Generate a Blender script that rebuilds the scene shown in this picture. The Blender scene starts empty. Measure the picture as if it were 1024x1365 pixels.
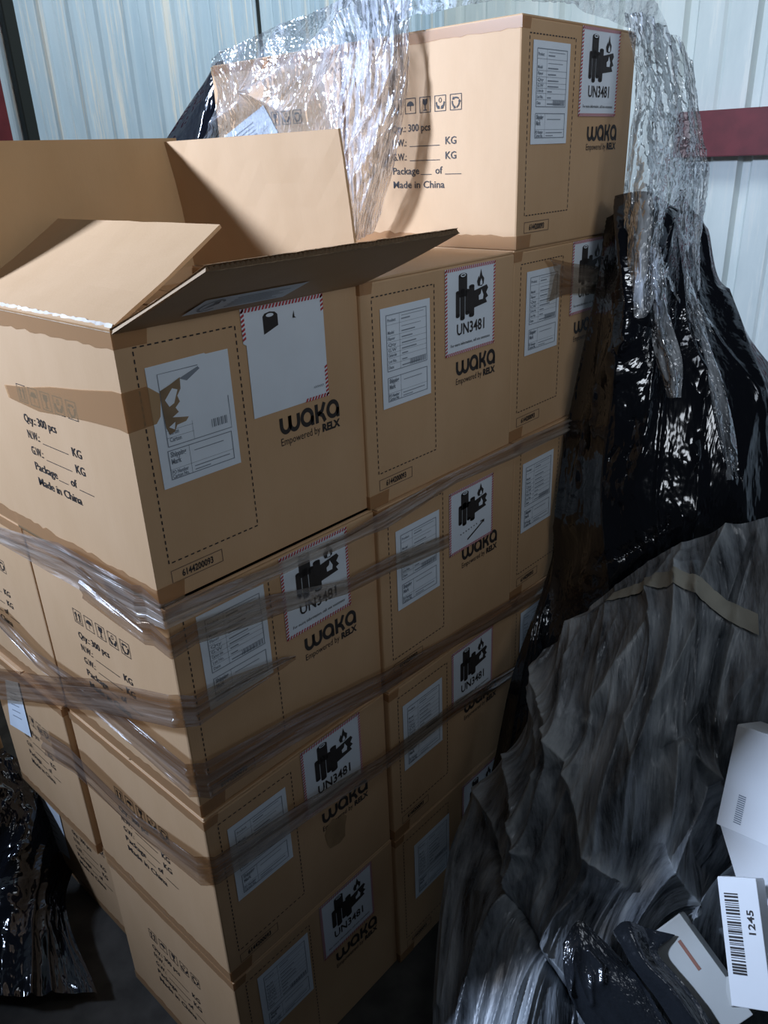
import bpy, bmesh, math, random
import numpy as np
from mathutils import Vector, Matrix

random.seed(7)
SC = bpy.context.scene
COL = SC.collection

# ------------------------------------------------------------------ camera
CAM = np.array([-0.4561, -0.8555, 1.6917])
FPX = 1048.91
YAW, PITCH, ROLL = math.radians(43.182), math.radians(24.315), math.radians(-2.441)
_fw = np.array([math.cos(YAW)*math.cos(PITCH), math.sin(YAW)*math.cos(PITCH), -math.sin(PITCH)])
_r = np.array([math.sin(YAW), -math.cos(YAW), 0.0])
_u = np.cross(_r, _fw)
RIGHT = _r*math.cos(ROLL) + _u*math.sin(ROLL)
UP = -_r*math.sin(ROLL) + _u*math.cos(ROLL)
cd = bpy.data.cameras.new('camera')
cam = bpy.data.objects.new('camera', cd)
COL.objects.link(cam)
cd.sensor_fit = 'HORIZONTAL'; cd.sensor_width = 36.0; cd.lens = FPX/1024*36.0
cd.clip_start = 0.02; cd.clip_end = 60
cam.matrix_world = Matrix(((RIGHT[0], UP[0], -_fw[0], CAM[0]), (RIGHT[1], UP[1], -_fw[1], CAM[1]),
                           (RIGHT[2], UP[2], -_fw[2], CAM[2]), (0, 0, 0, 1)))
SC.camera = cam

# ------------------------------------------------------------------ light
world = bpy.data.worlds.new('world'); SC.world = world; world.use_nodes = True
bg = world.node_tree.nodes['Background']
bg.inputs[0].default_value = (0.62, 0.78, 1.0, 1); bg.inputs[1].default_value = 0.02


def area(name, loc, target, sx, sy, power, color, spread=180):
    ld = bpy.data.lights.new(name, 'AREA'); ld.shape = 'RECTANGLE'; ld.size = sx; ld.size_y = sy
    ld.energy = power; ld.color = color; ld.spread = math.radians(spread)
    o = bpy.data.objects.new(name, ld); COL.objects.link(o)
    o.location = loc
    d = Vector(target) - Vector(loc)
    o.rotation_euler = d.to_track_quat('-Z', 'Y').to_euler()
    return o


area('key_window_light', (-2.35, 2.25, 3.05), (0.8, 0.35, 1.84), 0.42, 0.42, 41, (0.80, 0.99, 1.36), 64)
area('front_fill_light', (-0.4, -2.9, 2.55), (0.7, 0.0, 2.96), 1.0, 0.7, 11.5, (0.86, 0.93, 1.02), 88)  # added fill for the front faces, fading downwards; no door is known here
area('upper_fill_light', (0.2, -1.3, 3.7), (0.9, 0.1, 1.9), 0.9, 0.6, 2.5, (0.86, 0.95, 1.08), 110)  # added weak fill on the heap and carton tops; no window known there
area('wall_fill_light', (1.6, 0.9, 4.4), (2.9, 2.2, 2.2), 1.6, 0.5, 40, (0.86, 0.96, 1.05), 120)  # added fill that brightens the two walls, not a known roof lamp

SC.view_settings.view_transform = 'Standard'
SC.view_settings.look = 'None'
SC.view_settings.gamma = 1.0
SC.view_settings.exposure = 0.0
SC.view_settings.use_curve_mapping = False


# ------------------------------------------------------------------ helpers
def ray(px, py):
    d = _fw + (px-512)/FPX*RIGHT - (py-682.5)/FPX*UP
    return d/np.linalg.norm(d)


def at(px, py, mode, val):
    d = ray(px, py)
    if mode == 'd': t = val
    else:
        i = 'xyz'.index(mode); t = (val-CAM[i])/d[i]
    return CAM + d*t


def srgb(r, g, b):
    f = lambda c: (c/255/12.92) if c/255 <= 0.04045 else ((c/255+0.055)/1.055)**2.4
    return (f(r), f(g), f(b), 1.0)


def link_mesh(name, verts, faces, mat, parent=None, smooth=False, mats=None, midx=None):
    me = bpy.data.meshes.new(name)
    me.from_pydata([tuple(v) for v in verts], [], faces)
    for m in (mats or [mat]): me.materials.append(m)
    if midx is not None: me.polygons.foreach_set('material_index', midx)
    if smooth: me.polygons.foreach_set('use_smooth', [True]*len(me.polygons))
    me.update()
    o = bpy.data.objects.new(name, me); COL.objects.link(o)
    if parent: o.parent = parent
    return o


def bm_obj(name, bm, mat, parent=None, smooth=False):
    me = bpy.data.meshes.new(name); bm.to_mesh(me); bm.free(); me.materials.append(mat)
    if smooth: me.polygons.foreach_set('use_smooth', [True]*len(me.polygons))
    o = bpy.data.objects.new(name, me); COL.objects.link(o)
    if parent: o.parent = parent
    return o


def empty(name, loc, label=None, cat=None, group=None):
    o = bpy.data.objects.new(name, None); COL.objects.link(o); o.location = loc; o.empty_display_size = 0.05
    tag(o, label, cat, group); return o


def tag(o, label=None, cat=None, group=None, kind=None):
    if label: o['label'] = label
    if cat: o['category'] = cat
    if group: o['group'] = group
    if kind: o['kind'] = kind
    return o


def box_bm(x0, y0, z0, x1, y1, z1, bev=0.0, seg=2):
    bm = bmesh.new()
    r = bmesh.ops.create_cube(bm, size=1)
    for v in bm.verts:
        v.co = Vector((x0+(v.co.x+.5)*(x1-x0), y0+(v.co.y+.5)*(y1-y0), z0+(v.co.z+.5)*(z1-z0)))
    if bev: bmesh.ops.bevel(bm, geom=bm.edges[:], offset=bev, segments=seg, profile=0.5, affect='EDGES')
    return bm


def copy_tree(o, parent=None):
    c = o.copy(); COL.objects.link(c)
    if parent: c.parent = parent
    for ch in list(o.children):
        copy_tree(ch, c)
    return c


# ------------------------------------------------------------------ materials
def newmat(name):
    m = bpy.data.materials.new(name); m.use_nodes = True
    nt = m.node_tree; b = nt.nodes['Principled BSDF']
    return m, nt, b


def N(nt, t, **kw):
    n = nt.nodes.new(t)
    for k, v in kw.items(): setattr(n, k, v)
    return n


def noise(nt, scale, vec=None, detail=4, rough=0.5, stretch=None, coord='Object'):
    n = N(nt, 'ShaderNodeTexNoise'); n.inputs['Scale'].default_value = scale
    n.inputs['Detail'].default_value = detail; n.inputs['Roughness'].default_value = rough
    tc = N(nt, 'ShaderNodeTexCoord'); mp = N(nt, 'ShaderNodeMapping')
    if stretch: mp.inputs['Scale'].default_value = stretch
    nt.links.new(tc.outputs[coord], mp.inputs[0]); nt.links.new(mp.outputs[0], n.inputs['Vector'])
    return n


def ramp(nt, src, p0, p1, c0, c1):
    r = N(nt, 'ShaderNodeValToRGB'); r.color_ramp.elements[0].position = p0; r.color_ramp.elements[1].position = p1
    r.color_ramp.elements[0].color = c0; r.color_ramp.elements[1].color = c1
    nt.links.new(src, r.inputs[0]); return r


def kraft(name, c0, c1, stripes=True):
    m, nt, b = newmat(name)
    n = noise(nt, 9, detail=6, rough=0.6, stretch=(1, 1, 0.5))
    r = ramp(nt, n.outputs[0], 0.3, 0.7, c0, c1)
    nt.links.new(r.outputs[0], b.inputs['Base Color'])
    b.inputs['Roughness'].default_value = 0.62
    b.inputs['Specular IOR Level'].default_value = 0.32
    n2 = noise(nt, 320, detail=2, stretch=(1, 1, 0.12))
    bp = N(nt, 'ShaderNodeBump'); bp.inputs['Strength'].default_value = 0.12; bp.inputs['Distance'].default_value = 0.002
    nt.links.new(n2.outputs[0], bp.inputs['Height']); nt.links.new(bp.outputs[0], b.inputs['Normal'])
    return m


def plain(name, col, rough=0.5, spec=0.4, var=0.0, metal=0.0):
    m, nt, b = newmat(name)
    b.inputs['Base Color'].default_value = col; b.inputs['Roughness'].default_value = rough
    b.inputs['Specular IOR Level'].default_value = spec; b.inputs['Metallic'].default_value = metal
    if var:
        n = noise(nt, 14, detail=5)
        c1 = tuple(max(0, c*(1-var)) for c in col[:3])+(1,)
        r = ramp(nt, n.outputs[0], 0.35, 0.65, c1, col); nt.links.new(r.outputs[0], b.inputs['Base Color'])
    return m


M = {}
M['kraft'] = kraft('kraft_board', (0.515, 0.322, 0.172, 1), (0.56, 0.358, 0.200, 1))
M['kraft_inner'] = kraft('kraft_board_inside', (0.47, 0.295, 0.145, 1), (0.52, 0.335, 0.175, 1))
M['flute'] = plain('corrugated_flute', (0.46, 0.33, 0.21, 1), 0.8, 0.2)
M['ink'] = plain('black_ink', (0.035, 0.03, 0.028, 1), 0.55, 0.3)
M['faint_ink'] = plain('thin_ink', (0.16, 0.11, 0.075, 1), 0.6, 0.3)
M['paper'] = plain('label_paper', (0.74, 0.80, 0.86, 1), 0.5, 0.35, 0.05)
M['paper_print'] = plain('label_print_grey', (0.22, 0.25, 0.29, 1), 0.5, 0.3)
M['red'] = plain('red_stripe_print', (0.45, 0.05, 0.06, 1), 0.5, 0.3)
M['white_box'] = plain('white_card', (0.90, 0.92, 0.93, 1), 0.45, 0.4, 0.04)
M['grey_card'] = plain('grey_card', (0.55, 0.56, 0.53, 1), 0.5, 0.4, 0.06)
M['red_steel'] = plain('red_oxide_steel', (0.17, 0.022, 0.028, 1), 0.55, 0.4, 0.25)
M['dark_gap'] = plain('dark_gap_strip', (0.02, 0.025, 0.022, 1), 0.6, 0.3)  # near-black strips for the gap by the column and the panel seam
M['torn'] = plain('torn_kraft_residue', (0.36, 0.25, 0.15, 1), 0.7, 0.2, 0.5)


def bump_chain(nt, target, specs, coord='UV', mask=None):
    """specs: (kind, scale, stretch, strength, distance)"""
    prev = None
    for kind, sc, st, s, d in specs:
        tc = N(nt, 'ShaderNodeTexCoord'); mp = N(nt, 'ShaderNodeMapping'); mp.inputs['Scale'].default_value = st
        nt.links.new(tc.outputs[coord], mp.inputs[0])
        # warp the coordinates so creases wander
        wn = N(nt, 'ShaderNodeTexNoise'); wn.inputs['Scale'].default_value = sc*0.35; wn.inputs['Detail'].default_value = 2
        nt.links.new(mp.outputs[0], wn.inputs['Vector'])
        mx = N(nt, 'ShaderNodeVectorMath', operation='MULTIPLY_ADD')
        mx.inputs[1].default_value = (1.2/sc,)*3
        nt.links.new(wn.outputs['Color'], mx.inputs[0]); nt.links.new(mp.outputs[0], mx.inputs[2])
        if kind == 'v':
            t = N(nt, 'ShaderNodeTexVoronoi', feature='DISTANCE_TO_EDGE'); out = t.outputs['Distance']
        elif kind == 'f':
            t = N(nt, 'ShaderNodeTexVoronoi', feature='F1'); out = t.outputs['Distance']
        else:
            t = N(nt, 'ShaderNodeTexNoise'); t.inputs['Detail'].default_value = 5; t.inputs['Roughness'].default_value = 0.6; out = t.outputs[0]
        t.inputs['Scale'].default_value = sc
        nt.links.new(mx.outputs[0], t.inputs['Vector'])
        bp = N(nt, 'ShaderNodeBump'); bp.inputs['Strength'].default_value = s; bp.inputs['Distance'].default_value = d
        if mask and kind == 'f':
            mn = N(nt, 'ShaderNodeTexNoise'); mn.inputs['Scale'].default_value = mask[0]; mn.inputs['Detail'].default_value = 3
            nt.links.new(mp.outputs[0], mn.inputs['Vector'])
            mr = ramp(nt, mn.outputs[0], mask[1], mask[2], (0, 0, 0, 1), (1, 1, 1, 1))
            at_ = N(nt, 'ShaderNodeAttribute', attribute_name='wear')
            ad = N(nt, 'ShaderNodeMath', operation='ADD', use_clamp=True); nt.links.new(mr.outputs[0], ad.inputs[0]); nt.links.new(at_.outputs['Fac'], ad.inputs[1])
            ml = N(nt, 'ShaderNodeMath', operation='MULTIPLY'); nt.links.new(out, ml.inputs[0]); nt.links.new(ad.outputs[0], ml.inputs[1]); out = ml.outputs[0]
        nt.links.new(out, bp.inputs['Height'])
        if prev: nt.links.new(prev.outputs[0], bp.inputs['Normal'])
        prev = bp
    for t in target: nt.links.new(prev.outputs[0], t)
    return prev


def film_black(name='black_stretch_film'):
    m, nt, b = newmat(name)
    b.inputs['Base Color'].default_value = (0.006, 0.007, 0.011, 1); b.inputs['Roughness'].default_value = 0.12
    b.inputs['Specular IOR Level'].default_value = 0.75
    b.inputs['Coat Weight'].default_value = 0.3; b.inputs['Coat Roughness'].default_value = 0.06
    bump_chain(nt, [b.inputs['Normal'], b.inputs['Coat Normal']],
               [('n', 4, (1.4, .8, 1), 0.5, 0.05), ('f', 24, (1.5, .8, 1), 0.9, 0.03)], mask=(6, .66, .76))
    return m


def film_dusty(name='dusty_black_film'):
    m, nt, b = newmat(name)
    n1 = noise(nt, 5, detail=9, rough=0.6, stretch=(1.6, 0.7, 1), coord='UV')
    n2 = noise(nt, 16, detail=9, rough=0.7, stretch=(2.6, 0.30, 1), coord='UV')
    mul = N(nt, 'ShaderNodeMath', operation='MULTIPLY'); nt.links.new(n1.outputs[0], mul.inputs[0]); nt.links.new(n2.outputs[0], mul.inputs[1])
    r = ramp(nt, mul.outputs[0], 0.16, 0.40, (0.025, 0.028, 0.033, 1), (0.62, 0.66, 0.68, 1))
    e = r.color_ramp.elements.new(0.26); e.color = (0.26, 0.285, 0.31, 1)
    at_ = N(nt, 'ShaderNodeAttribute', attribute_name='wear')
    wm = N(nt, 'ShaderNodeMath', operation='MULTIPLY'); nt.links.new(n2.outputs[0], wm.inputs[0]); nt.links.new(at_.outputs['Fac'], wm.inputs[1])
    mxc = N(nt, 'ShaderNodeMixRGB'); mxc.inputs[2].default_value = (0.62, 0.66, 0.66, 1)
    nt.links.new(wm.outputs[0], mxc.inputs[0]); nt.links.new(r.outputs[0], mxc.inputs[1]); nt.links.new(mxc.outputs[0], b.inputs['Base Color'])
    rr = ramp(nt, mul.outputs[0], 0.15, 0.36, (0.2,)*3+(1,), (0.55,)*3+(1,)); nt.links.new(rr.outputs[0], b.inputs['Roughness'])
    b.inputs['Coat Weight'].default_value = 0.25; b.inputs['Coat Roughness'].default_value = 0.22
    b.inputs['Specular IOR Level'].default_value = 0.5
    bump_chain(nt, [b.inputs['Normal']], [('n', 6, (2.0, .6, 1), 0.45, 0.05), ('v', 9, (1.6, .45, 1), 0.45, 0.03)])
    return m


def film_clear(name, tint, haze, hazecol, gloss=0.09, specs=None, opac_noise=None, refl=0.6, mask=None):
    m, nt, b = newmat(name)
    out = nt.nodes['Material Output']
    tr = N(nt, 'ShaderNodeBsdfTransparent'); tr.inputs[0].default_value = tint
    b.inputs['Base Color'].default_value = hazecol; b.inputs['Roughness'].default_value = gloss+0.3
    gl = N(nt, 'ShaderNodeBsdfGlossy'); gl.inputs['Roughness'].default_value = gloss; gl.inputs[0].default_value = (1, 1, 1, 1)
    fr = N(nt, 'ShaderNodeFresnel'); fr.inputs[0].default_value = 1.6
    m1 = N(nt, 'ShaderNodeMixShader'); m2 = N(nt, 'ShaderNodeMixShader')
    b2 = N(nt, 'ShaderNodeBsdfDiffuse'); b2.inputs[0].default_value = hazecol
    if opac_noise:
        n = noise(nt, opac_noise[0], detail=6, rough=0.65, stretch=opac_noise[1], coord='UV')
        r = ramp(nt, n.outputs[0], opac_noise[2], opac_noise[3], (opac_noise[4],)*3+(1,), (opac_noise[5],)*3+(1,))
        at_ = N(nt, 'ShaderNodeAttribute', attribute_name='wear')
        am = N(nt, 'ShaderNodeMath', operation='MULTIPLY_ADD'); am.use_clamp = True
        nt.links.new(n.outputs[0], am.inputs[0]); nt.links.new(at_.outputs['Fac'], am.inputs[1]); nt.links.new(r.outputs[0], am.inputs[2])
        nt.links.new(am.outputs[0], m1.inputs[0])
    else: m1.inputs[0].default_value = haze
    nt.links.new(tr.outputs[0], m1.inputs[1]); nt.links.new(b2.outputs[0], m1.inputs[2])
    rm = N(nt, 'ShaderNodeMath', operation='MULTIPLY'); rm.inputs[1].default_value = refl; nt.links.new(fr.outputs[0], rm.inputs[0]); nt.links.new(rm.outputs[0], m2.inputs[0]); nt.links.new(m1.outputs[0], m2.inputs[1]); nt.links.new(gl.outputs[0], m2.inputs[2])
    nt.links.new(m2.outputs[0], out.inputs[0])
    bump_chain(nt, [gl.inputs['Normal'], fr.inputs['Normal'], b2.inputs['Normal']], specs or
               [('n', 7, (1, 1, 1), 0.9, 0.08), ('f', 34, (1.6, .7, 1), 0.8, 0.03), ('n', 80, (2, .5, 1), 0.4, 0.01)], mask=mask)
    return m


M['black_film'] = film_black()
M['dusty_film'] = film_dusty()
m_, nt_, b_ = newmat('smooth_black_film'); M['smooth_black'] = m_
b_.inputs['Base Color'].default_value = (0.02, 0.023, 0.028, 1); b_.inputs['Roughness'].default_value = 0.16; b_.inputs['Specular IOR Level'].default_value = 0.8
bump_chain(nt_, [b_.inputs['Normal']], [('n', 9, (1.2, .8, 1), 0.4, 0.03)])
M['clear_film'] = film_clear('clear_stretch_film', (0.96, 0.96, 0.97, 1), 0.25, (0.80, 0.81, 0.88, 1), gloss=0.16, refl=0.55,
                             specs=[('n', 5, (1.1, .7, 1), 0.8, 0.09), ('f', 26, (2.4, .5, 1), 0.85, 0.03)], mask=(4, .56, .7),
                             opac_noise=(7, (2.0, .8, 1), 0.50, 0.70, 0.02, 0.35))
M['milky_film'] = film_clear('milky_stretch_film', (0.95, 0.96, 0.97, 1), 0.5, (0.74, 0.79, 0.84, 1), gloss=0.12, refl=0.7,
                             specs=[('n', 6, (1.2, .6, 1), 0.8, 0.08), ('f', 30, (1.8, .6, 1), 0.8, 0.03)], mask=(5, .42, .6),
                             opac_noise=(9, (3.4, .4, 1), 0.40, 0.62, 0.08, 0.70))
M['wrap'] = film_clear('brown_stretch_wrap', (0.62, 0.53, 0.44, 1), 0.16, (0.42, 0.34, 0.27, 1), gloss=0.3, refl=0.12,
                       specs=[('n', 30, (.05, 1, 1), 0.5, 0.015), ('n', 90, (.03, 1, 1), 0.3, 0.008)],
                       opac_noise=(34, (.05, 1.6, 1), 0.40, 0.72, 0.04, 0.42))
M['wrap_light'] = film_clear('pale_stretch_wrap', (0.76, 0.68, 0.60, 1), 0.2, (0.58, 0.50, 0.42, 1), gloss=0.28, refl=0.2,
                             specs=[('n', 30, (.05, 1, 1), 0.6, 0.02), ('n', 90, (.03, 1, 1), 0.3, 0.008)],
                             opac_noise=(30, (.05, 1.8, 1), 0.40, 0.66, 0.08, 0.55))
M['tape'] = film_clear('brown_packing_tape', (0.80, 0.62, 0.44, 1), 0.35, (0.56, 0.37, 0.20, 1), gloss=0.3, refl=0.3,
                       specs=[('n', 14, (1, 1, 1), 0.3, 0.02)])


def wall_mat(name, base, dark, streak, pitch_scale):
    m, nt, b = newmat(name)
    n1 = noise(nt, 3.2, detail=8, rough=0.62, stretch=(pitch_scale, pitch_scale, 0.35))
    r = ramp(nt, n1.outputs[0], 0.35, 0.62, dark, base)
    n2 = noise(nt, 5.0, detail=8, rough=0.7, stretch=(pitch_scale*1.6, pitch_scale*1.6, 0.16))
    r2 = ramp(nt, n2.outputs[0], 0.54, 0.62, (0, 0, 0, 1), (1, 1, 1, 1))
    mx = N(nt, 'ShaderNodeMixRGB'); mx.inputs[2].default_value = streak
    nt.links.new(r2.outputs[0], mx.inputs[0]); nt.links.new(r.outputs[0], mx.inputs[1])
    nt.links.new(mx.outputs[0], b.inputs['Base Color'])
    b.inputs['Roughness'].default_value = 0.55; b.inputs['Metallic'].default_value = 0.0
    return m


M['wall_blue'] = wall_mat('galvanised_blue_sheet', (0.60, 0.73, 0.80, 1), (0.46, 0.60, 0.69, 1), (0.86, 0.84, 0.76, 1), 3.0)
M['wall_pale'] = wall_mat('galvanised_pale_sheet', (0.72, 0.77, 0.74, 1), (0.60, 0.66, 0.64, 1), (0.78, 0.80, 0.75, 1), 1.2)
M['rib_groove'] = plain('rib_groove_grey', (0.42, 0.48, 0.51, 1), 0.5, 0.4, 0.1)
M['concrete'] = plain('dark_concrete', (0.075, 0.07, 0.062, 1), 0.85, 0.2, 0.4)

# ------------------------------------------------------------------ room
WX, WY, WH = 3.97, 2.60, 4.6


def profile_wall(name, run0, run1, pitch, rib, depth, offset, to3d, mat, top):
    """trapezoid-rib sheet: flat panels with raised ribs; to3d(s, depth, z)"""
    s = run0 - pitch + offset; pts = []
    while s < run1:
        pts += [(s, 0), (s+rib*.25, depth), (s+rib*.75, depth), (s+rib, 0)]
        mid = s + rib + (pitch-rib)/2
        pts += [(mid-rib*.22, 0), (mid, depth*.25), (mid+rib*.22, 0)]
        s += pitch
    v = []; f = []
    zs = [0, top]
    for (a, d) in pts:
        for z in zs: v.append(to3d(a, d, z))
    for i in range(len(pts)-1): f.append((2*i, 2*i+2, 2*i+3, 2*i+1))
    o = link_mesh(name, v, f, mat); tag(o, kind='structure'); return o


wr = profile_wall('wall_right', -4.0, WY, 0.355, 0.075, -0.03, 0.045, lambda s, d, z: (WX+d*-1-0.03, s, z), M['wall_pale'], WH)
wl = profile_wall('wall_back', -1.5, WX, 0.128, 0.038, 0.016, 0.02, lambda s, d, z: (s, WY-d, z), M['wall_blue'], WH)
fl = link_mesh('floor', [(-4, -4, 0), (WX, -4, 0), (WX, WY, 0), (-4, WY, 0), (-4, -4, -.1), (WX, -4, -.1), (WX, WY, -.1), (-4, WY, -.1)],
               [(0, 1, 2, 3), (7, 6, 5, 4), (0, 4, 5, 1), (1, 5, 6, 2), (2, 6, 7, 3), (3, 7, 4, 0)], M['concrete'])
tag(fl, kind='structure')

# red horizontal rail on the right wall (a channel section) and red column on the back wall
bm = bmesh.new()
prof = [(0, 0), (-.09, 0), (-.09, .015), (-.02, .02), (-.02, .19), (-.09, .195), (-.09, .21), (0, .21)]
bz, bx = 1.625, WX-0.035
prof = [(0, 0), (-.10, 0), (-.10, .21), (0, .21)]
va = [bm.verts.new((bx+a, 1.03, bz+b)) for a, b in prof]; vb = [bm.verts.new((bx+a, -3.5, bz+b)) for a, b in prof]
bm.faces.new(va); bm.faces.new(vb[::-1])
for i in range(4): bm.faces.new((va[i], vb[i], vb[(i+1) % 4], va[(i+1) % 4]))
bmesh.ops.recalc_face_normals(bm, faces=bm.faces); bmesh.ops.bevel(bm, geom=bm.edges[:], offset=0.004, segments=2, affect='EDGES')
o = bm_obj('trim_1', bm, M['red_steel']); tag(o, kind='structure')
# H-section column
bm = bmesh.new()
for (a, b, c, d) in ((.80, 2.36, 1.03, 2.375), (.80, 2.56, 1.03, 2.575), (.905, 2.375, .92, 2.56)):
    t = box_bm(a, b, 0, c, d, WH, 0.002, 1)
    me = bpy.data.meshes.new('t'); t.to_mesh(me); t.free(); bm.from_mesh(me); bpy.data.meshes.remove(me)
o = bm_obj('trim_2', bm, M['red_steel']); tag(o, kind='structure')
bm = box_bm(1.175, 2.54, 0, 1.225, 2.58, WH, 0.004, 1)
o = bm_obj('trim_3', bm, M['dark_gap']); tag(o, kind='structure')
bm = box_bm(2.462, 2.575, 0, 2.474, 2.59, WH, 0.002, 1)
o = bm_obj('trim_4', bm, M['dark_gap']); tag(o, kind='structure')

# ------------------------------------------------------------------ carton prints
S = 0.42
W, D, H = 1.0*S, 1.020*S, 0.905*S
Z0 = 4*H          # height of the top of the open carton's layer boundary = top of layer 1
EPS = 0.0007


class Ink:
    """flat print: polygons in a (right, up) plane, in carton units (1 = carton width)"""
    def __init__(s): s.v = []; s.f = []
    def poly(s, pts):
        n = len(s.v); s.v += [tuple(p) for p in pts]; s.f.append(tuple(range(n, n+len(pts))))
    def rect(s, a0, b0, a1, b1): s.poly([(a0, b0), (a1, b0), (a1, b1), (a0, b1)])
    def frame(s, a0, b0, a1, b1, w):
        s.rect(a0, b0, a1, b0+w); s.rect(a0, b1-w, a1, b1); s.rect(a0, b0+w, a0+w, b1-w); s.rect(a1-w, b0+w, a1, b1-w)
    def line(s, pts, w, closed=False):
        if closed: pts = list(pts)+[pts[0]]
        n = len(pts); L = []
        for i in range(n):
            if closed and i in (0, n-1): t = (pts[1][0]-pts[-2][0], pts[1][1]-pts[-2][1])
            else:
                p, q = pts[max(0, i-1)], pts[min(n-1, i+1)]; t = (q[0]-p[0], q[1]-p[1])
            l = math.hypot(*t) or 1; L.append((-t[1]/l*w/2, t[0]/l*w/2))
        for i in range(n-1):
            (x, y), (x2, y2) = pts[i], pts[i+1]
            s.poly([(x-L[i][0], y-L[i][1]), (x2-L[i+1][0], y2-L[i+1][1]), (x2+L[i+1][0], y2+L[i+1][1]), (x+L[i][0], y+L[i][1])])
    def dash(s, a0, b0, a1, b1, w, on=0.013, off=0.010):
        l = math.hypot(a1-a0, b1-b0); n = max(1, int(l/(on+off))); ux, uy = (a1-a0)/l, (b1-b0)/l
        for i in range(n):
            t0 = i*l/n; t1 = t0+l/n*on/(on+off)
            s.line([(a0+ux*t0, b0+uy*t0), (a0+ux*t1, b0+uy*t1)], w)
    def disc(s, a, b, ra, rb=None, n=20): s.poly([(a+ra*math.cos(2*math.pi*i/n), b+(rb or ra)*math.sin(2*math.pi*i/n)) for i in range(n)])
    def text(s, body, a, b, width=None, size=0.04, bold=0.0, rot=False):
        key = (body, bold)
        if key not in TXT:
            cu = bpy.data.curves.new('t', 'FONT'); cu.body = body; cu.size = 1; cu.offset = bold; cu.resolution_u = 2
            ob = bpy.data.objects.new('t', cu); COL.objects.link(ob)
            bpy.context.view_layer.update()
            me = bpy.data.meshes.new_from_object(ob.evaluated_get(bpy.context.evaluated_depsgraph_get()))
            vv = [(v.co.x, v.co.y) for v in me.vertices]; ff = [tuple(p.vertices) for p in me.polygons]
            bpy.data.objects.remove(ob); bpy.data.curves.remove(cu); bpy.data.meshes.remove(me)
            TXT[key] = (vv, ff)
        vv, ff = TXT[key]
        x0 = min(v[0] for v in vv); x1 = max(v[0] for v in vv)
        k = (width/(x1-x0)) if width else size
        n = len(s.v)
        ky = size if size and width else k
        if rot: s.v += [(a-(v[1])*ky, b+(v[0]-x0)*k) for v in vv]
        else: s.v += [(a+(v[0]-x0)*k, b+v[1]*ky) for v in vv]
        s.f += [tuple(n+i for i in p) for p in ff]
    def obj(s, name, face, mat, parent, lift=1.0, off=(0, 0)):
        e = EPS*lift
        if face == 'R': V = [((a+off[0])*S, -e, (b+off[1])*S) for a, b in s.v]
        elif face == 'L': V = [(-e, (s0-a-off[0])*S, (b+off[1])*S) for a, b in s.v for s0 in (D/S,)]
        return link_mesh(name, V, s.f, mat, parent)


TXT = {}


def arc(cx, cy, rx, ry, a0, a1, n=14):
    return [(cx+rx*math.cos(math.radians(a0+(a1-a0)*i/n)), cy+ry*math.sin(math.radians(a0+(a1-a0)*i/n))) for i in range(n+1)]


def logo_print():
    k = Ink(); x, y, hgt = 0.569, 0.433, 0.071; w = 0.0165
    h = hgt-w
    y0 = y+w/2
    # w: two round-bottomed cups
    r = 0.022
    for j in range(2):
        cx = x+w/2+r+j*2*r
        k.line([(cx-r, y0+h)]+arc(cx, y0+r*1.15, r, r*1.15, 180, 360)+[(cx+r, y0+h)], w)
    ax = x+w/2+4*r+0.014
    def aa(ax):
        R = h/2
        k.line(arc(ax+R, y0+R, R, R, 0, 360, 24)[:-1], w, True)
        k.line([(ax+2*R, y0+R), (ax+2*R, y0-w/2)], w)
        return ax+2*R
    e = aa(ax+0.004)
    kx = e+0.024
    k.line([(kx, y0-w/2), (kx, y0+h+w/2)], w)
    k.line([(kx+0.044, y0+h+w/2)]+[(kx+0.030, y0+h*0.62), (kx+0.004, y0+h*0.42)], w)
    k.line([(kx+0.010, y0+h*0.5), (kx+0.032, y0+h*0.30), (kx+0.044, y0-w/2)], w)
    e = aa(kx+0.062)
    sc = (0.860-0.569)/(e+w/2-0.569)
    k.v = [(0.569+(a-0.569)*sc, b) for a, b in k.v]
    return k


def front_ink():
    k = Ink(); w = 0.0045
    a0, a1, b0, b1 = 0.058, 0.4256, 0.1418, 0.841
    for q in ((a0, b1, a1, b1), (a1, b1, a1, b0), (a1, b0, a0, b0), (a0, b0, a0, b1)): k.dash(*q, w)
    n = Ink(); n.frame(0.059, 0.067, 0.2645, 0.1146, 0.0028)
    return k, n


def num_ink():
    n = Ink(); n.text('6144200093', 0.100, 0.079, width=0.125, size=0.034, bold=0.03); return n


def side_text():
    k = Ink(); Ds = D/S
    X = lambda s: Ds-s
    st = 0.038
    k.text('Qty.: 300 pcs', X(.713), .506, width=.235, size=.044, bold=.012)
    for t, b in (('N.W.:', .4453), ('G.W.:', .3844)):
        k.text(t, X(.713), b, width=.088, size=.044, bold=.012)
        k.rect(X(.605), b-.004, X(.425), b-.001); k.text('KG', X(.392), b, width=.0615, size=.044, bold=.012)
    k.text('Package', X(.713), .3233, width=.165, size=.044, bold=.012)
    k.rect(X(.540), .3195, X(.475), .3225); k.text('of', X(.452), .3233, width=.042, size=.044, bold=.012); k.rect(X(.395), .3195, X(.302), .3225)
    k.text('Made in China', X(.713), .2625, width=.3145, size=.044, bold=.012)
    return k


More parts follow.
